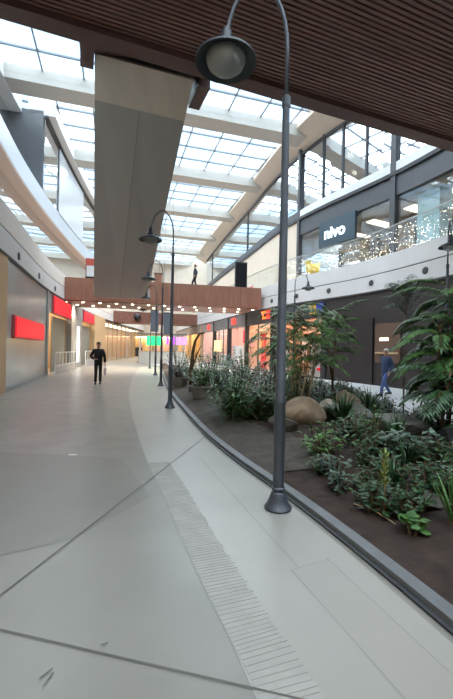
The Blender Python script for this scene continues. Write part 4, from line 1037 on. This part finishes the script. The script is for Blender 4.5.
rock(2.75, 6.1, (.5, .3, .2), M_rockgrey, 'flat grey rock below the bright green sprig', 17, .08)
rock(3.15, 5.1, (.5, .34, .24), M_rockgrey, 'grey slab rock under the big tree at the right edge', 21, .06)
rock(.75, 8.6, (.3, .25, .2), M_rockgrey, 'grey rock among the dark shrubs left of the lamp post', 23)
rock(.98, 6.35, (.3, .2, .18), mat('dark brown boulder', (.075, .06, .05), .9, var=.3, scale=5, bump=.6), 'dark brown rock just below the big tan boulder', 31)
rock(-.25, 9.4, (.26, .2, .12), M_rockgrey, 'low grey rock on the grit left of the spiky clump', 37)
rock(1.9, 3.55, (.22, .2, .06), mat('dark brown boulder', (.075, .06, .05), .9), 'low dark stone in the soil near the front plants', 41)
# foreground individual plants
t = thing('yellow_spike_plant', 'upright plant with a yellow green leaf spike in the front soil', 'plant'); lf = MB(); st = MB()
st.tube([(0, 0, -.05), (.01, 0, .25), (-.01, .01, .52)], [.012, .01, .006], 6)
for i in range(26):
    z = .22 + i * .0125; a_ = i * 2.4; leaf(lf, (0, 0, z), (math.cos(a_) * .5, math.sin(a_) * .5, .8), .085, .03, .1)
st.build('stem', M_cane, t); lf.build('foliage', L_yellow, t, True); put(t, 1.50, 3.55)
t = leafy_bush('broad_leaf_plant', 'small plant with broad light green leaves near the front kerb', 'plant', .1, .2, 5, 3, .12, .10, L_bright, base=.5); put(t, 1.52, 3.05)
t = blade_clump('strap_leaf_plant', 'clump of upright strap leaves at the lower right edge', 'plant', 26, .42, .03, L_mid, arch=.5, spread=.7); put(t, 1.92, 3.15)
t = leafy_bush('bright_sprig', 'bright yellow green sprig above the front plants', 'plant', .22, .6, 9, 8, .09, .03, L_bright); put(t, 2.1, 5.4)
t = leafy_bush('green_sprig', 'mid green sprig with glossy leaves at the edge of the grit', 'plant', .32, .42, 14, 8, .12, .05, L_mid); put(t, 1.3, 5.05)
t = leafy_bush('silver_plant', 'plant with broad silvery leaves in the middle of the front planting', 'plant', .35, .42, 14, 8, .17, .07, L_grey); put(t, 2.25, 4.65)
t = blade_clump('dark_strap_plant', 'dark strap leaved clump beside the big tan boulder', 'plant', 50, .6, .05, L_dark, arch=.6, spread=.9); put(t, 1.98, 6.4)
t = thing('twig', 'thin bare twig lying on the front soil', 'twig', (1.25, 3.65, soil_z(1.25, 3.65) + .01))
MB().tube([(0, 0, 0), (.12, -.18, .02), (.22, -.42, .0)], [.007, .006, .004], 6).build('twig_stem', M_cane, t); MB().tube([(.12, -.18, .02), (.2, -.22, .05)], [.004, .002], 5).build('side_twig', M_cane, t)
# black floodlight in the bed
t = thing('floodlight', 'small black floodlight among the rocks at the right edge', 'floodlight', (2.95, 5.0, soil_z(2.95, 5.0) + .14), .5)
MB().box((0, 0, .14), (.26, .14, .2), M=Matrix.Rotation(-.4, 3, 'X')).build('lamp_case', M_black, t); MB().box((0, .0, 0), (.06, .06, .28)).build('spike', M_black, t)
# low ground plants: copies
KINDS = [
 (leafy_bush('ground_plant', 'x', 'plant', .26, .28, 16, 8, .09, .045, L_dark), 'low dark leafy plant among many in the planter soil', 'low dark leafy ground plants'),
 (leafy_bush('ground_plant', 'x', 'plant', .28, .34, 15, 8, .09, .04, L_mid2), 'low mid green leafy plant among many in the planter soil', 'low mid green ground plants'),
 (leafy_bush('silvery_ground_plant', 'x', 'plant', .24, .26, 14, 8, .08, .045, L_grey), 'low silvery green plant among many in the planter soil', 'low silvery ground plants'),
 (blade_clump('strap_ground_plant', 'x', 'plant', 34, .42, .03, L_dark), 'low clump of dark strap leaves among many in the planter soil', 'low strap leaved ground plants'),
]
for k_, (pr, _, _) in enumerate(KINDS): KID[pr.name] = kids(pr)
spots = []; rs = random.Random(4); tries = 0
while len(spots) < 230 and tries < 6000:
    tries += 1
    y = 2.6 + 15 * rs.random() ** 1.5; a_, b_ = XC(y) + .32, XE(y) - .3; x = a_ + (b_ - a_) * rs.random()
    if y > 4.6 and x < XC(y) + 1.15 + .2: continue
    if y < 3.0 or y < 4.6 and x < XC(y) + .42 + .2 * rs.random(): continue
    if x > .75 * y + .6: continue
    if any(math.hypot(x - u, (y + .3 - v) * .8) < q * 1.05 for u, v, q in ROCKS): continue
    dm = .19 if y < 6.5 else .32
    if any((x - u) ** 2 + (y - v) ** 2 < dm * dm for u, v in spots): continue
    spots.append((x, y))
used = [0] * 4
for (x, y) in spots:
    k_ = rs.choice((0, 0, 0, 1, 1, 2, 2, 3)); pr, lab, grp = KINDS[k_]
    o = place(pr, (x, y, soil_z(x, y) - .01), rs.uniform(0, 6.28), rs.uniform(.7, 1.25) * (1.0 if y < 6 else 1.35), lab, grp, first=(used[k_] == 0)); used[k_] += 1
# litter on the floor
t = MB().box((0, 0, .004), (.11, .035, .006), .2).build('paper_scrap', M_white, loc=(-2.16, 5.42, .0)); tag(t, 'small white scrap of paper lying on the grey floor', 'litter')

# ------------------------------------------------------------------ sky, camera
w = bpy.data.worlds.new('World'); S.world = w; w.use_nodes = True; nt = w.node_tree; bg = nt.nodes['Background']
tc = nt.nodes.new('ShaderNodeTexCoord'); n = nt.nodes.new('ShaderNodeTexNoise'); n.inputs['Scale'].default_value = 4.5; n.inputs['Detail'].default_value = 5
nt.links.new(tc.outputs['Generated'], n.inputs[0])
r = nt.nodes.new('ShaderNodeValToRGB'); r.color_ramp.elements[0].position = .49; r.color_ramp.elements[1].position = .64
r.color_ramp.elements[0].color = (.34, .58, .85, 1); r.color_ramp.elements[1].color = (1.0, 1.0, .98, 1)
nt.links.new(n.outputs['Fac'], r.inputs[0]); nt.links.new(r.outputs[0], bg.inputs[0]); bg.inputs[1].default_value = 1.15
sun = bpy.data.lights.new('overcast_daylight', 'SUN'); sun.energy = 8.6; sun.angle = math.radians(120); sun.color = (1, .975, .94)
so = bpy.data.objects.new('overcast_daylight', sun); COL.objects.link(so); so.rotation_euler = (math.radians(-8), math.radians(-6), 0)

cam = bpy.data.cameras.new('Camera'); co = bpy.data.objects.new('Camera', cam); COL.objects.link(co); S.camera = co
cam.sensor_fit = 'VERTICAL'; cam.sensor_height = 36; cam.lens = 36 * 380 / 699; cam.clip_end = 300; cam.clip_start = .05
co.matrix_world = Matrix.Translation((0, 0, 1.55)) @ Matrix.Rotation(PI / 2, 4, 'X') @ Matrix.Rotation(math.radians(1.2), 4, 'Z')
S.view_settings.view_transform = 'Standard'; S.view_settings.look = 'None'; S.view_settings.gamma = 1; S.view_settings.exposure = 0.8
S.view_settings.use_curve_mapping = False
S.cycles.use_denoising = True
S.cycles.max_bounces = 12; S.cycles.transparent_max_bounces = 16; S.cycles.sample_clamp_indirect = 6
